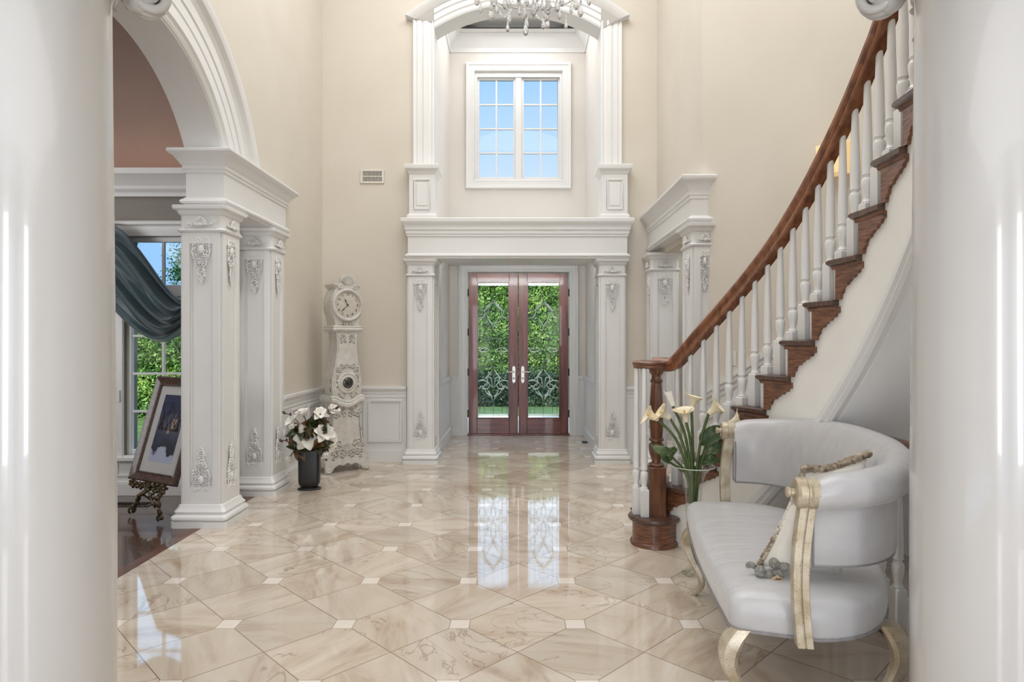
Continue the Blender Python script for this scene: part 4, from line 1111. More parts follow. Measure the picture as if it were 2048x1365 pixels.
def leg(u,v,du,dv,name='leg'):
    m=MB(); zs=[.38,.33,.27,.20,.13,.07,.03,0]; off=[.0,.030,.040,.022,-.006,-.018,-.004,.022]; w=[.036,.036,.030,.024,.020,.017,.018,.022]
    rg=[]
    P_=bez([Vector((u+du*o,v+dv*o,z)) for z,o in zip(zs,off)],4); W_=bez([Vector((a,0,0)) for a in w],4)
    for p_,ww in zip(P_,W_):
        q=ww.x; ch=q*.35
        rg.append([(p_.x+a*q,p_.y+b_*q,p_.z) for a,b_ in ((-1,-.6),(-.6,-1),(.6,-1),(1,-.6),(1,.6),(.6,1),(-.6,1),(-1,.6))])
    m.loft(rg); m.build(name,M['silverleaf'],S,smooth=40)
leg(.055,.195,-.5,1.3); leg(LEN-.10,.195,.4,1.3)
leg(.16,-.33,-.6,-.9); leg(LEN-.16,-.33,.6,-.9)

# throw pillow
BL,BRt,TR,TL=Vector((.925,2.46,.530)),Vector((1.22,2.41,.522)),Vector((1.40,2.56,.945)),Vector((1.075,2.40,.915))
T=thing('throw_pillow','white linen throw pillow with yarn braid edge, pompoms and a seashell, leaning inside the settee','pillow',tuple((BL+BRt+TR+TL)/4))
nn=((BRt-BL).cross(TL-BL)).normalized()
if nn.y<0: nn=-nn
m=MB(); n=18
for sg in (-1,1):
    g_=[]
    for i in range(n+1):
        row=[]
        for j in range(n+1):
            a,b_=i/n,j/n
            e1=1-(2*a-1)**4; e2=1-(2*b_-1)**4
            # pinched sides
            pa=a+(a-.5)*(-.07)*(1-(2*b_-1)**2)*1.0; pb=b_+(b_-.5)*(-.07)*(1-(2*a-1)**2)
            q=BL*(1-pa)*(1-pb)+BRt*pa*(1-pb)+TR*pa*pb+TL*(1-pa)*pb
            row.append(q+nn*sg*(.095*(max(0,e1)*max(0,e2))**.55+.003*math.sin(a*13+b_*7)))
        g_.append(row)
    m.grid(g_)
m.build('pillow_body',M['pillow'],T,world=True,smooth=60)
def braid(A,B_,name='braid_trim',sag=.0,r=.014,step=.017):
    m=MB(); L_=(B_-A).length; k_=int(L_/step); rnd=random.Random(int(L_*1000))
    ctr=(BL+BRt+TR+TL)/4
    for i in range(k_+1):
        t_=i/k_; p_=A.lerp(B_,t_); inw=(ctr-p_).normalized()*(.028*math.sin(PI*t_)-.004)
        for s_ in (-1,1):
            m.ball(p_+inw+nn*s_*.010+Vector((0,0,rnd.uniform(-.004,.004))),(r*rnd.uniform(.7,1.1),r*.8,r*rnd.uniform(.5,.8)),6,5,Matrix.Rotation(s_*.8,3,'Y'))
    return m.build(name,M['rope'],T,world=True,smooth=60)
braid(TL,TR,r=.017,step=.0105); braid(BL,TL,r=.0105,step=.0085)
pf=-nn
for i,(a,dz) in enumerate(((.03,.0),(.13,-.012),(.24,.0),(.30,.03),(.20,.035))):
    q=BL.lerp(BRt,a)+Vector((-.02,-.05,dz+.0)); m=MB(); m.ball(q,.022,12,9); m.build('pompom',M['pom'],T,world=True,smooth=60)
m=MB(); q=BL.lerp(BRt,.17)+Vector((-.01,-.075,-.005))
for j in range(9):
    a=R(-60+15*j); m.ball(q+Vector((math.sin(a)*.012,0,-math.cos(a)*.012)),(.0045,.010,.018),6,5,Matrix.Rotation(-a,3,'Y'))
m.build('seashell',M['shell'],T,world=True,smooth=60)
m=MB(); q=BL+Vector((-.025,-.02,.01)); [m.ball(q+Vector((-.006*i,.002*i,.004*math.sin(i))),.012,6,5) for i in range(4)]; m.build('corner_tassel',M['pom'],T,world=True,smooth=60)

# ------------------------------------------------------------------ calla vase
VX,VY=1.055,3.84
V=thing('glass_vase','tall flared clear glass vase of calla lilies standing on the marble by the newel','vase',(VX,VY,0))
outp=[(.072,0),(.072,.004),(.030,.010),(.012,.020),(.010,.045),(.018,.06),(.026,.09),(.033,.18),(.040,.30),(.047,.45),(.055,.55),(.070,.60),(.098,.630),(.126,.645)]
inp=[(.122,.643),(.094,.626),(.066,.598),(.051,.55),(.043,.45),(.036,.30),(.029,.18),(.021,.09),(.012,.07)]
m=MB(); m.loft([[(r_*math.cos(2*PI*j/40),r_*math.sin(2*PI*j/40),z) for j in range(40)] for r_,z in outp],cap=False); m.build('glass_body',M['vaseglass'],V,smooth=60)
m=MB(); m.tube([(.126*math.cos(2*PI*i/40),.126*math.sin(2*PI*i/40),.645) for i in range(41)],.0022,6,cap=False); m.build('rim',M['bevelw'],V,smooth=60)  # rim picked out with the painted glint colour
wt=MB(); wt.lathe([(.010,.072),(.020,.092),(.0285,.18),(.0355,.30),(.0395,.37),(.040,.375)],(0,0,0),32); wt.build('water',glassmat('vase_water',(.86,.93,.78),0,.5),V,smooth=60)
heads=[(1308,828,-1),(1332,826,-1),(1345,800,0),(1372,832,0),(1385,806,.3),(1424,816,.8),(1462,838,1),(1440,806,.9)]
labs=['cream calla lily drooping furthest towards the newel post','cream calla lily just inside the one nearest the newel post','narrow upright white calla lily bud above the vase, left of its centre','open cream calla lily low in the middle of the vase','tall open cream calla lily at the top middle of the vase','calla lily bent over to the stair side of the vase','calla lily bud leaning onto the settee post','small pale calla lily behind the bent one on the stair side']
rnd=random.Random(2)
for i,(px,py,dr) in enumerate(heads):
    if i==7: continue
    yy=VY+rnd.uniform(-.08,.08)
    if i in (5,6): yy=3.80
    tip=at(px,py,yy)
    C=thing('calla_lily',labs[i],'flower',(VX,VY,.12),0,'calla lilies in the glass vase')
    b0=Vector((VX+rnd.uniform(-.012,.012),VY+rnd.uniform(-.012,.012),.12+rnd.uniform(0,.12)))
    neck=Vector((VX+(tip.x-VX)*.12,VY+(yy-VY)*.12,.56))
    lean=Vector((dr*.03,0,0))
    mid=neck.lerp(tip,.5)+Vector((-(tip.x-VX)*.16,0,.03))
    end=tip-Vector((dr*.025,0,.035))
    path_=bez([b0,neck,mid,end],8)
    m=MB(); m.tube(path_,.0085,8); m.build('stem',M['stem'],C,world=True,smooth=60)
    # spathe
    ax=(path_[-1]-path_[-3]).normalized(); ax=(ax+Vector((dr*.75,-.25,-.1 if abs(dr)>.5 else .1))).normalized()
    side=ax.cross(Vector((0,-1,.3))).normalized(); oth=ax.cross(side).normalized()
    bud=(i==2)
    g_=[]
    nL,nA=14,24
    for a_ in range(nL+1):
        s_=a_/nL; row=[]
        for j in range(nA+1):
            ph=2*PI*j/nA*1.08
            rad=.008+(.010*s_+.022*max(0,s_-.35)**1.2*(1.3 if not bud else .15))*(1.1 if not bud else .6)
            tipb=math.exp(-((ph-PI)/.75)**2)
            L_=.085*s_*(1+.30*tipb*s_); fl=.014*s_**4*(1+1.2*tipb) if not bud else 0
            row.append(end+ax*(L_-fl*.55)+ (side*math.cos(ph)+oth*math.sin(ph))*(rad+fl*.9+.0015*ph))
        g_.append(row)
    m=MB(); m.grid(g_); m.build('spathe',M['callap'] if not bud else M['petal'],C,world=True,smooth=180,thick=.0015)
    m=MB(); m.tube([end+ax*.02,end+ax*.075],[.0055,.004],8); m.build('spadix',plain('yellow_spadix',(214,178,70),.6,c2=(200,160,60)),C,world=True,smooth=60)
def leafmesh(base,tipp,width,curl=.03,up=Vector((0,0,1)),ruf=.01,n=12,w=6):
    d=(tipp-base); L_=d.length; dn=d.normalized(); side=dn.cross(up).normalized(); nz=side.cross(dn).normalized()
    g_=[]
    for i in range(n+1):
        s_=i/n; wd=width*(math.sin(PI*min(1,s_**.7))**.9)*(1-.25*s_)+.0015; row=[]
        c_=base+dn*L_*s_+nz*curl*math.sin(PI*s_)*1.5-Vector((0,0,curl*s_*s_))
        for j in range(w+1):
            q=2*j/w-1; row.append(c_+side*wd*q+nz*(abs(q)*wd*.35+ruf*math.sin(s_*14+j)*abs(q)))
        g_.append(row)
    m=MB(); m.grid(g_); return m
leafs=[((1340,925),(1300,884),.045,'long, with a pale tip reaching towards the newel post'),((1345,915),(1322,895),.05,'short and broad, over the rim on the newel side of the vase'),((1400,890),(1462,845),.055,'large and glossy, rising up behind the settee post'),((1410,895),(1452,905),.05,'broad, spreading flat towards the settee post'),((1395,925),(1450,918),.04,'low over the vase rim on the stair side')]
for i,(a,b_,w_,lab) in enumerate(leafs):
    y_=VY-.03+.02*i
    L0=thing('calla_leaf','green calla leaf, '+lab,'leaf',(VX,VY,.3),0,'calla leaves in the glass vase')
    A=at(*a,y_); B_=at(*b_,y_-.02)
    leafmesh(A,B_,w_,.02,Vector((0,-.8,.5)).normalized()).build('blade',M['leaf'],L0,world=True,smooth=180,thick=.0015)
    m=MB(); m.tube(bez([Vector((VX+.006*(i-2),VY+.004*i,.25)),Vector((VX+(A.x-VX)*.25,VY,.57)),A],8),.0065,6); m.build('stalk',M['stem'],L0,world=True,smooth=60)

# ------------------------------------------------------------------ black vase with magnolias
BX,BY=-1.955,6.02
V=thing('black_vase','tall flat black vase with a foot, full of white magnolias, beside the clock','vase',(BX,BY,0),R(8))
m=MB()
def sup(rx,ry,z,n=32,p=3.0):
    return [(math.copysign(abs(math.cos(2*PI*j/n))**(2/p),math.cos(2*PI*j/n))*rx,math.copysign(abs(math.sin(2*PI*j/n))**(2/p),math.sin(2*PI*j/n))*ry,z) for j in range(n)]
m.loft([sup(.060,.04,.03,p=5),sup(.080,.054,.036,p=5),sup(.092,.062,.055,p=5),sup(.096,.066,.08,p=5),sup(.098,.064,.20,p=5),sup(.098,.064,.34,p=5),sup(.096,.062,.365,p=5),sup(.086,.054,.368,p=5),sup(.084,.052,.34,p=5)]); m.build('body',M['ceramic'],V,smooth=40)
m=MB(); m.loft([sup(.105,.072,0,p=2.3),sup(.108,.075,.008,p=2.3),sup(.098,.066,.018,p=2.3),sup(.07,.045,.026,p=2.3),sup(.072,.048,.034,p=2.3)]); m.build('foot',M['ceramic'],V,smooth=40)
def magflower(par,c,size,facing,openness=.8,seed=0):
    rnd=random.Random(seed); f=facing.normalized(); a=f.cross(Vector((0,0,1))).normalized(); b_=f.cross(a).normalized()
    m=MB(); npet=7
    for k in range(npet):
        ph=2*PI*k/npet+rnd.uniform(-.2,.2); dirn=a*math.cos(ph)+b_*math.sin(ph); op=openness*(1.1 if k%2 else .75)+rnd.uniform(-.1,.1)
        g_=[]; sd=f.cross(dirn).normalized()
        for i in range(10):
            s_=i/9; ang=op*(.3+1.0*s_); cpos=c+dirn*size*s_*math.sin(min(1.5,ang*1.1))*1.0+f*size*s_*math.cos(min(1.5,ang*1.1))*.8
            wd=size*.42*max(0,math.sin(PI*min(.985,(.10+s_*.89))))**.6
            g_.append([cpos+sd*wd*q-dirn*wd*.25*(q*q)+f*wd*.35*(q*q) for q in (-1,-.75,-.5,-.25,0,.25,.5,.75,1)])
        m.grid(g_)
    o=m.build('flower',M['petal'],par,world=True,smooth=180,thick=.0015)
    m=MB(); m.ball(c+f*size*.12,(size*.11,size*.11,size*.16),8,6); m.build('flower_center',plain('pink_center',(150,96,84),.7,c2=(120,80,66)),o,world=False) if False else m.build('flower_center',M['twig'],par,world=True,smooth=60)
mags=[((618,875),.12,1.05,(.1,-1,.25),'large open magnolia at the front middle of the black vase'),
 ((648,868),.10,.8,(.5,-1,.6),'magnolia behind and above the big front bloom, towards the clock'),
 ((655,887),.085,1.2,(.7,-.8,-.1),'low magnolia on the clock side above the vase rim'),
 ((608,835),.085,.45,(-.2,-.3,1),'closed white magnolia at the top of the bouquet'),
 ((640,832),.075,.8,(.3,-.7,.7),'small starry magnolia high in the middle beside a twig'),
 ((664,827),.08,.5,(.4,-.4,.9),'half open magnolia at the top against the clock base'),
 ((588,848),.08,.6,(-.5,-.6,.6),'half open magnolia on the wainscot side near the top'),
 ((580,862),.07,.7,(-.8,-.6,.2),'pale magnolia on the wainscot side, half hidden by its leaves'),
 ((582,912),.075,.30,(-.4,-.7,-.9),'drooping magnolia bud hanging below the others beside the column'),
 ((650,905),.06,.4,(.3,-.6,-.9),'small drooping magnolia petal bud at the vase rim')]
rnd=random.Random(11)
for i,(pp_,sz,op,fc,lab) in enumerate(mags):
    yy=BY-.06+rnd.uniform(-.05,.07); c=at(pp_[0],pp_[1],yy); 
    c.x=max(c.x,-2.13)
    B=thing('magnolia_branch',lab,'flower',(BX,BY,.35),0,'magnolias in the black vase')
    m=MB(); m.tube(bez([Vector((BX+rnd.uniform(-.03,.03),BY+rnd.uniform(-.02,.02),.10)),Vector((BX+(c.x-BX)*.3,BY,.42)),c.lerp(Vector((BX,BY,.5)),.25)+Vector((0,0,.02)),c],7),.005,6); m.build('stem',M['twig'],B,world=True,smooth=60)
    magflower(B,c,sz*1.22,Vector(fc),op,i)
    for q in range(8):
        d_=Vector((rnd.uniform(-1,1),rnd.uniform(-.7,.35),rnd.uniform(-.7,.6))).normalized(); s0=c.lerp(Vector((BX,BY,.48)),.45)
        tip=s0+d_*rnd.uniform(.12,.16); tip.x=max(tip.x,-2.17); tip.y=min(tip.y,6.25)
        tip.z=max(tip.z,.26)
        leafmesh(s0,tip,.044,.012,Vector((rnd.uniform(-.3,.3),-1,.5)).normalized(),.004,8,4).build('leaf',M['magleaf'] if rnd.random()<.72 else M['magback'],B,world=True,smooth=180,thick=.0015)
for i,(a,b_,lab) in enumerate((((600,850),(568,826),'bare brown twig with buds pointing to the column from the top of the bouquet'),((635,845),(674,816),'bare brown twig with bud reaching up in front of the clock base'),((590,895),(562,882),'short brown twig with bronze leaf low on the column side'))):
    B=thing('magnolia_twig',lab,'twig',(BX,BY,.35))
    A=at(*a,BY-.05); E=at(*b_,BY-.10); 
    m=MB(); m.tube(bez([Vector((BX,BY,.40)),A,A.lerp(E,.6)+Vector((0,0,.02)),E],7),.004,5); m.build('stem',M['twig'],B,world=True,smooth=60)
    m=MB(); m.ball(E,(.012,.010,.022),8,6,Matrix.Rotation(.9*(-1 if i!=1 else 1),3,'Y')); m.ball(A.lerp(E,.6)+Vector((.0,0,.03)),(.010,.009,.018),8,6); m.build('bud',M['twig'],B,world=True,smooth=60)

# ------------------------------------------------------------------ mora clock
fx=Vector((.37,.31,0)).normalized(); krot=math.atan2(fx.y,fx.x)
KO=Vector((-2.0,6.67,0))+fx*.2415
K=thing('longcase_clock','tall distressed white carved longcase clock with round hood standing in the corner','clock',tuple(KO),krot)
# local: x across the front, y back(+), front plane at y=0
def clockprof(prof,y0,y1,parent,name,mat,n_=None):
    """solid whose half-width varies with z"""
    m=MB(); m.loft([[(-w,y0,z),(w,y0,z),(w,y1,z),(-w,y1,z)] for w,z in prof]); return m.build(name,mat,parent,smooth=30,bevel=.004)
def curveprof(pts,n=8):
    q=bez([Vector((a,b_,0)) for a,b_ in pts],n); return [(v.x,v.y) for v in q]
# plinth body
base=curveprof([(.165,.70),(.155,.62),(.160,.50),(.178,.36),(.205,.24),(.235,.15),(.245,.10)],6)
bobj=clockprof(base[::-1],.0,.26,K,'base',M['bone'])
# feet / apron: front silhouette with scrolled cut-out
def apron(y0,y1):
    m=MB(); top=.125; xs=[-.245+.49*i/48 for i in range(49)]
    def low(x):
        a=abs(x)
        if a>.185: return 0.0
        if a>.150: return .0+ (.185-a)/.035*.055
        return .055+.040*math.cos(a/.150*PI/2)**.5*(.75+.25*math.cos(a/.15*PI*3))
    m.loft([[(x,y0,low(x)),(x,y1,low(x)),(x,y1,top),(x,y0,top)] for x in xs]); return m
apron(-.012,.018).build('apron',M['bone'],K,smooth=30)
m=MB()
for s in (-1,1):
    for y0,y1 in ((.225,.26),): m.box(min(s*.185,s*.245),max(s*.185,s*.245),y0,y1,0,.125)
    m.box(min(s*.225,s*.245),max(s*.225,s*.245),.018,.225,.06,.125)
m.build('side_apron',M['bone'],K,bevel=.004)
for s in (-1,1):
    m=MB(); m.tube([(s*(.212+.024*math.cos(a)*(1-a/16)),-.020,.030+.026*math.sin(a)*(1-a/16)) for a in [i*.4 for i in range(24)]],.011,8); m.ball((s*.215,-.012,.018),(.034,.028,.018),10,6); m.build('foot',M['bone'],K,smooth=60)
# moulding between base and waist (dips at the centre)
m=MB(); rg=[]
for i in range(41):
    x=-.185+.37*i/40; dip=-.055*max(0,math.cos(x/.15*PI/2))**1.2 if abs(x)<.15 else 0
    rg.append([(x,-.020,.735+dip),(x,-.034,.750+dip),(x,-.034,.775+dip),(x,-.022,.79+dip),(x,-.028,.80+dip),(x,-.010,.815+dip),(x,.0,.815+dip),(x,.0,.735+dip)])
m.loft(rg); m.rect(-.178,.178,.0,.255,[(0,.70),(.004,.735),(.014,.75),(.014,.78),(.004,.80),(0,.815)])
m.build('base_molding',M['bone'],K,smooth=30)
# waist (guitar shape)
waist=curveprof([(.120,.745),(.150,.80),(.165,.88),(.166,.96),(.152,1.06),(.128,1.18),(.112,1.30),(.112,1.40),(.122,1.48),(.126,1.50)],6)
clockprof(waist,.0,.20,K,'waist',M['bone'])
dd=MB(); rg=[[(-w*.86,-.012,z),(w*.86,-.012,z),(w*.92,.0,z),(-w*.92,.0,z)] for w,z in waist if .78<z<1.47]; dd.loft(rg); D=dd.build('waist_door',M['bone'],K,smooth=30,bevel=.003)
# porthole
def ringmesh(cx,cz,prof,n=40,ex=1.0):
    m=MB(); m.loft([[(cx+r_*math.cos(2*PI*j/n)*ex,yy,cz+r_*math.sin(2*PI*j/n)) for j in range(n)] for r_,yy in prof]); return m
ringmesh(0,.945,[(.110,-.010),(.112,-.020),(.100,-.026),(.094,-.018),(.078,-.020),(.072,-.028),(.062,-.028),(.058,-.018)]).build('porthole_ring',M['bone'],D,smooth=30)
g=ringmesh(0,.945,[(.058,-.018),(.05,-.026),(.03,-.032),(.008,-.034)]); g.build('porthole_glass',plain('dark_lens',(38,40,38),.06,c2=(48,50,46),coat=1),D,smooth=60)
m=MB(); m.box(-.155,-.150,.045,.055,.86,.99); m.xform(Matrix.Translation((-.012,0,0))); m.build('hinge',M['iron'],D)
# hood
m=MB(); m.rect(-.150,.150,-.010,.215,[(0,1.49),(.012,1.50),(.020,1.515),(.010,1.53),(.014,1.545),(.0,1.555)]); m.build('hood_molding',M['bone'],K,smooth=30)
hood=curveprof([(.140,1.55),(.135,1.58),(.150,1.64),(.172,1.72),(.178,1.79),(.165,1.87),(.135,1.93),(.125,1.95)],6)
HD=clockprof(hood,.0,.21,K,'hood',M['bone'])
m=MB(); m.rect(-.125,.125,.02,.20,[(0,1.945),(.012,1.955),(.022,1.975),(.030,1.985),(.030,1.995),(.0,2.0)]); m.build('hood_cornice',M['bone'],HD,smooth=30)
DC=(0,1.775)
ringmesh(0,DC[1],[(.172,.004),(.176,-.016),(.168,-.030),(.158,-.034),(.150,-.028),(.146,-.028),(.141,-.020),(.140,-.008)],48).build('dial_ring',M['bone'],HD,smooth=30)
dl=MB(); dl.loft([[(r_*math.cos(2*PI*j/40),-.008-.002*q,DC[1]+r_*math.sin(2*PI*j/40)) for j in range(40)] for q,r_ in ((0,.142),(1,.138),(1,.02))]); DL=dl.build('dial',M['dial'],HD,smooth=30)
for hr in range(1,13):
    a=R(90-30*hr); cu=bpy.data.curves.new('numeral','FONT'); cu.body=str(hr); cu.size=.034; cu.extrude=.0006; cu.align_x='CENTER'; cu.align_y='CENTER'; cu.materials.append(M['black'])
    o=bpy.data.objects.new('numeral_text',cu); me_=bpy.data.meshes.new_from_object(o); bpy.data.objects.remove(o); o=bpy.data.objects.new('numeral',me_); col.objects.link(o); o.parent=DL; o.location=(.112*math.cos(a),-.0115,DC[1]+.112*math.sin(a)); o.rotation_euler=(PI/2,0,0)
def hand(a,L_,w_):
    m=MB(); d=Vector((math.cos(a),0,math.sin(a))); s_=Vector((-d.z,0,d.x)); c=Vector((0,-.016,DC[1]))
    m.loft([[c+d*q+s_*ww,c+d*q-s_*ww,c+d*q-s_*ww+Vector((0,.002,0)),c+d*q+s_*ww+Vector((0,.002,0))] for q,ww in ((-.012,w_*.6),(L_*.5,w_*.5),(L_*.62,w_*1.6),(L_*.75,w_*.9),(L_,w_*.15))])
    m.ball(c,.009,8,6); m.build('clock_hand',M['black'],DL)
hand(R(90+28),.075,.0045); hand(R(90+136),.105,.0038)
m=MB(); m.ball((.022,-.012,DC[1]-.024),.004,6,5); m.build('winding_hole',M['black'],DL)
# crest
m=MB()
cr_=[(.115,1.945),(.105,1.99),(.078,2.005),(.082,2.05),(.062,2.09),(.0,2.118)]
xs=bez([Vector((-a,b_,0)) for a,b_ in cr_]+[Vector((a,b_,0)) for a,b_ in cr_[::-1][1:]],5)
pts=[(v.x,v.y) for v in xs]; 
m.loft([[(x,y_,z) for x,z in pts] for y_ in (-.008,.022)])
for j in range(9):
    a=R(-60+15*j); m.tube([(0.012*math.sin(a),-.014,1.985+.012*math.cos(a)),(.078*math.sin(a),-.018,1.995+.085*math.cos(a))],[.004,.009],6)
for s in (-1,1): m.tube([(s*(.085+.02*math.cos(a)*(1-a/14)),-.012,1.965+.02*math.sin(a)*(1-a/14)) for a in [i*.45 for i in range(18)]],.006,6)
m.build('carved_crest',M['bone'],HD,smooth=40)
# carved scrolls all over the front
def scrolls(name,parent,items,y):
    m=MB(); dk=MB()
    for (x,z,r_,a0,turn) in items:
        for s in (-1,1):
            pts=[(s*(x+r_*(1-i/26)*math.cos(a0+turn*i*.33)),y,z+r_*(1-i/26)*math.sin(a0+turn*i*.33)) for i in range(20)]
            m.tube(pts,[.0058*(1-.5*i/19) for i in range(20)],6)
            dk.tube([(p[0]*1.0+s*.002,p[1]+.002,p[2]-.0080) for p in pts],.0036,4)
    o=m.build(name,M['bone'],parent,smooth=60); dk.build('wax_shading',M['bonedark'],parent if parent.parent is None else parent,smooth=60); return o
rnd=random.Random(21)
def rand_items(x0,x1,z0,z1,n,r0,r1): return [(rnd.uniform(x0,x1),rnd.uniform(z0,z1),rnd.uniform(r0,r1),rnd.uniform(0,6.28),rnd.choice((-1,1))) for _ in range(n)]
scrolls('base_carving',K,rand_items(.03,.14,.60,.70,9,.018,.034)+rand_items(.02,.18,.15,.32,16,.018,.036)+[(.155,.45,.02,0,1)],-.003)
m=MB()
for j in range(9):
    a=R(-70+17.5*j); m.tube([(.01*math.sin(a),-.008,.215+.01*math.cos(a)),(.065*math.sin(a),-.012,.225+.080*math.cos(a))],[.004,.011],6)
m.build('carved_shell',M['bone'],K,smooth=60)
for it in (rand_items(.015,.085,1.38,1.46,9,.012,.026),rand_items(.02,.115,1.08,1.14,9,.012,.024),rand_items(.10,.125,.90,1.05,6,.010,.016),rand_items(.02,.10,.79,.84,6,.012,.022)): scrolls('door_carving',D,it,-.014)
scrolls('hood_carving',HD,rand_items(.02,.11,1.565,1.60,8,.010,.018),-.004)
for nm,pts in (('panel_line',[(.135,-.003,.60),(.14,-.003,.48),(.155,-.003,.36),(.165,-.003,.30)]),):
    m=MB(); m.tube(pts,.003,5); m.build(nm,M['bonedark'],K)

# ------------------------------------------------------------------ chandelier
CHX,CHY=.125,5.0
CH=thing('chandelier','crystal chandelier of glass drops and bead chains hanging high in the entrance hall','chandelier',(CHX,CHY,3.94))
m=MB(); m.lathe([(.02,.30),(.05,.32),(.03,.38),(.06,.45),(.09,.52),(.04,.60),(.03,.80),(.05,.86),(.015,.92),(.010,2.55),(.06,2.58),(.06,2.60)],(0,0,0),20); m.build('stem',M['crystal'],CH,smooth=30)
for k in range(8):
    a=2*PI*k/8+.2; pts=[(.04,.50),(.16,.36),(.30,.30),(.42,.36),(.44,.48)]
    m=MB(); m.tube(bez([Vector((r_*math.cos(a),r_*math.sin(a),z)) for r_,z in pts],7),.009,8); m.lathe([(.008,0),(.04,.012),(.045,.02),(.012,.02),(.011,.11),(.0,.112)],(.44*math.cos(a),.44*math.sin(a),.48),12); m.build('arm',M['crystal'],CH,smooth=40)
def dropmesh(s=1):
    m=MB(); m.lathe([(.0015,.0),(.004,-.006),(.0055,-.02),(.009,-.045),(.016,-.070),(.019,-.085),(.014,-.102),(.002,-.112)],(0,0,0),8); m.ball((0,0,.012),.008,8,5); m.ball((0,0,.028),.006,6,4); return m
dproto=None; rnd=random.Random(8); cnt=0
spots=[]
for k in range(16):
    a=2*PI*k/16+.1; spots.append((.44,a,.20+.05*math.sin(k*2.3)))
for k in range(14):
    a=2*PI*k/14+.4; spots.append((.33,a,.165+.03*math.sin(k*1.7)))
for k in range(12):
    a=2*PI*k/12; spots.append((.22,a,.19+.02*(k%2)))
for k in range(10):
    a=2*PI*k/10+.3; spots.append((.12,a,.16+.03*(k%3)))
spots+= [(0,0,.135),(.05,1,.17),(.05,3.2,.17),(.06,5.2,.175)]
for (r_,a,z) in spots:
    if dproto is None: dproto=dropmesh().build('crystal_drop',M['crystal'],CH); o=dproto
    else: o=dproto.copy(); col.objects.link(o); o.parent=CH
    o.location=(r_*math.cos(a),r_*math.sin(a),z+.0); s_=rnd.uniform(.8,1.35); o.scale=(s_,s_,s_); cnt+=1
for k in range(16):
    a0=2*PI*k/16; a1=2*PI*(k+1)/16; m=MB()
    for j in range(15):
        t_=j/14; r_=.44+(.12-.44)*t_ if k%2==0 else .44; a=a0+(a1-a0)*t_ if k%2 else a0; z=.27-.10*math.sin(PI*t_)+(.02*t_)
        m.ball((r_*math.cos(a),r_*math.sin(a),z),.0085,6,4)
    m.build('bead_chain',M['crystal'],CH)
for r_,z,nm in ((.44,.27,'ring'),(.22,.29,'ring'),(.12,.28,'ring')):
    m=MB(); m.tube([(r_*math.cos(2*PI*i/40),r_*math.sin(2*PI*i/40),z) for i in range(41)],.005,6,cap=False); m.build(nm,M['nickel'],CH,smooth=60)

# ------------------------------------------------------------------ shell of the hall and camera room
m=MB(); m.box(XLB,4.2,1.5,YB+.25,ZC,ZC+.1); struct('ceiling_hall',m,M['ceil'])
m=MB(); m.box(XLB,4.2,1.55,2.12,2.66,2.95); m.box(XLB,4.2,1.55,1.70,2.95,ZC); struct('wall_near',m,M['beige'])
m=MB(); m.box(-4.2,4.2,-3.5,1.55,2.9,3.0); struct('ceiling_near',m,M['ceil'])
m=MB(); m.box(-4.3,-4.2,-3.5,.6,0,3); m.box(4.2,4.3,-3.5,5.0,0,3); struct('wall_near_side',m,M['alcove'])
m=MB(); m.box(-4.3,-1.6,-3.6,-3.5,0,3); m.box(-.2,.2,-3.6,-3.5,0,2.85); m.box(1.6,4.3,-3.6,-3.5,0,2.85); m.box(-1.6,1.6,-3.6,-3.5,2.45,3); struct('wall_behind',m,M['alcove'])
m=MB(); m.box(4.2,4.3,1.5,5.7,2.4,ZC); m.box(3.0,4.3,5.4,5.6,0,ZC); struct('wall_far_right',m,M['alcove'])

# ------------------------------------------------------------------ outdoors
def leafcloud(m,fn,n,size,seed,box=None):
    rnd=random.Random(seed)
    for _ in range(n):
        p=fn(rnd); s_=size*rnd.uniform(.6,1.3)
        a=Vector((rnd.uniform(-1,1),rnd.uniform(-.6,.6),rnd.uniform(-1,1))).normalized(); b_=a.cross(Vector((rnd.uniform(-1,1),rnd.uniform(-1,1),rnd.uniform(-.3,1)))).normalized()
        m.add([p-a*s_,p+b_*s_*.45,p+a*s_,p-b_*s_*.45],[(0,1,2,3)])
def hedge(name,label,x0,x1,y0,y1,z0,z1,n,size,seed,lm):
    t=thing(name,label,'hedge',((x0+x1)/2,(y0+y1)/2,z0))
    def bump(x,z): return .10*math.sin(x*2.3+1)+.08*math.sin(z*3.1+x)+.05*math.sin(x*7+z*5)
    m=MB(); nx_,nz_=40,16
    m.grid([[Vector((x0+(x1-x0)*i/nx_,y0+.18+bump(x0+(x1-x0)*i/nx_,z),z)) for z in [z0+(z1-z0)*j/nz_ for j in range(nz_+1)]] for i in range(nx_+1)])
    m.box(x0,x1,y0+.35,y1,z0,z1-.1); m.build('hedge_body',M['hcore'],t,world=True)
    m=MB()
    def fn(r_):
        x=r_.uniform(x0,x1); 
        if r_.random()<.82:
            z=r_.uniform(z0,z1); y=y0+bump(x,z)+abs(r_.gauss(0,.10))
        else:
            z=z1-.05+.12*math.sin(x*3)+r_.gauss(0,.07); y=r_.uniform(y0,y1)
        return Vector((x,y,z))
    leafcloud(m,fn,n,size,seed); m.build('foliage',lm,t,world=True)
m=MB(); m.add([(-40,9.6,-.03),(40,9.6,-.03),(40,12.5,-.05),(-40,12.5,-.05),(-40,21,-.72),(40,21,-.72),(40,60,-1),(-40,60,-1)],[(0,1,2,3),(3,2,5,4),(4,5,6,7)]); m.add([(-40,6.1,-.06),(-2.6,6.1,-.06),(-2.6,9.6,-.03),(-40,9.6,-.03)],[(0,1,2,3)])
struct('ground_lawn',m,M['grass'])
m=MB(); m.box(-2.5,2.5,9.62,11.9,-.10,-.01); struct('floor_porch',m,M['stone'])
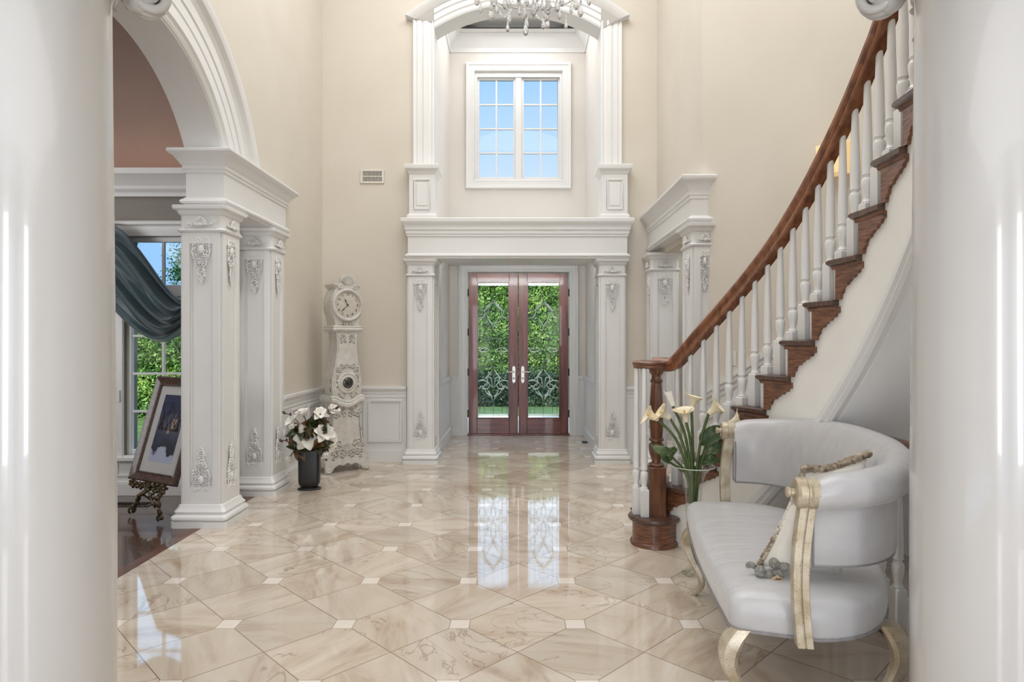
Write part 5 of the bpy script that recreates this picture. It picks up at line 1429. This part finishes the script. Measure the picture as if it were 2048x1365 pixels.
hedge('hedge','tall sunlit green hedge beyond the lawn seen through the front doors',-4.5,5.0,20.0,21.5,-.72,3.5,70000,.055,3,M['hedge'])
hedge('hedge','dense leafy green hedge outside the left window',-9.5,-4.4,12.0,13.2,-.3,2.35,48000,.036,5,M['hedge'])
# low shrubs at foot of far hedge, shade painted into their leaf colour
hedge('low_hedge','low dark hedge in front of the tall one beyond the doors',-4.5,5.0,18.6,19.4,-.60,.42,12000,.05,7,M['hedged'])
def tree(label,x,y,z0,h_,r_,n,seed,size=.13):
    t=thing('tree',label,'tree',(x,y,z0))
    m=MB(); m.tube([(x,y,z0),(x+.1,y,z0+h_*.5),(x,y,z0+h_*.8)],[.16,.11,.05],8); rnd=random.Random(seed)
    for k in range(7):
        a=rnd.uniform(0,6.28); m.tube([(x,y,z0+h_*(.45+.05*k)),(x+r_*.6*math.cos(a),y+r_*.6*math.sin(a),z0+h_*(.62+.05*k))],[.05,.02],6)
    m.build('trunk',M['twig'],t,world=True)
    cl=[(rnd.gauss(0,r_*.5),rnd.gauss(0,r_*.5),rnd.uniform(-.3,.35)*h_) for _ in range(16)]
    def fn(q):
        c=q.choice(cl); return Vector((x+c[0]+q.gauss(0,r_*.17),y+c[1]+q.gauss(0,r_*.17),z0+h_*.7+c[2]*.7+q.gauss(0,r_*.14)))
    m=MB(); leafcloud(m,fn,n,size,seed+1); m.build('foliage',M['hedge'],t,world=True)
tree('leafy tree showing behind the front column through the left transom window',-9.05,18.0,-.5,6.6,1.15,9000,31,.05)
tree('thin leafy tree against the sky at the middle of the left transom window',-12.3,19.0,-.5,6.0,1.1,2600,37,.045)

# ------------------------------------------------------------------ lights, sky, camera
def area(name,loc,rot,sx_,sy_,e,c=(1,1,1),spread=180):
    l=bpy.data.lights.new(name,'AREA'); l.shape='RECTANGLE'; l.size=sx_; l.size_y=sy_; l.energy=e; l.color=c; l.spread=R(spread)
    o=bpy.data.objects.new(name,l); col.objects.link(o); o.location=loc; o.rotation_euler=rot; return o
LC=(.975,.985,1)
area('fill_light_hall',(-.2,4.6,6.3),(0,0,0),3.4,4.2,168,LC)  # soft fill added below the hall ceiling, not a real fitting
area('fill_light_vestibule',(0,7.64,2.43),(R(90),0,PI),1.6,.12,26,LC)  # unseen strip added behind the lintel to brighten the vestibule
area('fill_light_doors',(0,10.3,3.1),(R(38),0,0),2.2,.8,90,LC)  # added outside above the doors to push more skylight in
area('fill_light_stair',(2.2,3.4,6.2),(0,0,0),1.2,2.5,30,LC)  # overhead fill added for the stair, no lamp known there
area('window_light_behind',(-1.25,-3.3,1.5),(R(90),0,0),.6,2.2,48,LC)
area('window_light_behind',(1.25,-3.3,1.5),(R(90),0,0),.6,2.2,48,LC)
area('fill_light_near',(0,-.6,2.85),(0,0,0),3.5,2.5,42,LC)  # fill added over the camera room to lift the lower hall
area('fill_light_alcove',(0,8.5,5.95),(0,0,0),1.2,1.2,28,LC)  # extra light put in to lighten the alcove walls
area('fill_light_window_wall',(-4.9,3.0,1.9),(R(90),0,R(8)),1.2,1.6,42,LC)  # fill added inside the room, aimed at the window wall
area('fill_light_left_room',(-4.2,3.6,4.9),(0,0,0),2.0,2.0,40,LC)  # overhead fill added because the left room came out dark
area('cove_light',(-3.6,6.08,2.97),(R(180),0,0),2.4,.06,4.5,(1,.62,.48))
area('fill_light_passage',(2.2,6.6,2.55),(0,0,0),.5,.8,5,LC)  # small added fill for the side passage, no fitting known
sun=bpy.data.lights.new('sun','SUN'); sun.energy=5.5; sun.color=(1,.96,.86); sun.angle=R(2); so=bpy.data.objects.new('sun',sun); col.objects.link(so); so.rotation_euler=(R(48),0,R(-35))
w=bpy.data.worlds.new('sky'); sc.world=w; w.use_nodes=True; nt=w.node_tree; bg=nt.nodes['Background']
tc=N(nt,'ShaderNodeTexCoord'); sx=N(nt,'ShaderNodeSeparateXYZ'); nt.links.new(tc.outputs['Generated'],sx.inputs[0])
r=N(nt,'ShaderNodeValToRGB'); e=r.color_ramp.elements; e[0].position=.20; e[0].color=lin((212,232,255)); e[1].position=.44; e[1].color=lin((146,202,255))
nt.links.new(sx.outputs['Z'],r.inputs['Fac']); nt.links.new(r.outputs['Color'],bg.inputs['Color']); bg.inputs['Strength'].default_value=2.2

cam=bpy.data.cameras.new('camera'); co=bpy.data.objects.new('camera',cam); col.objects.link(co); co.location=(0,0,H); co.rotation_euler=(R(90),0,0)
cam.sensor_width=36; cam.lens=F/2048*36; cam.shift_x=-(CX-1024)/2048; cam.shift_y=-(682.5-CY)/2048; cam.clip_start=.05; cam.clip_end=300
sc.camera=co
sc.view_settings.view_transform='Standard'; sc.view_settings.look='None'; sc.view_settings.exposure=0; sc.view_settings.gamma=1
sc.cycles.max_bounces=10; sc.cycles.diffuse_bounces=5; sc.cycles.glossy_bounces=4; sc.cycles.transmission_bounces=8; sc.cycles.transparent_max_bounces=12
sc.cycles.use_denoising=True; sc.cycles.sample_clamp_indirect=6; sc.cycles.caustics_reflective=False; sc.cycles.caustics_refractive=False
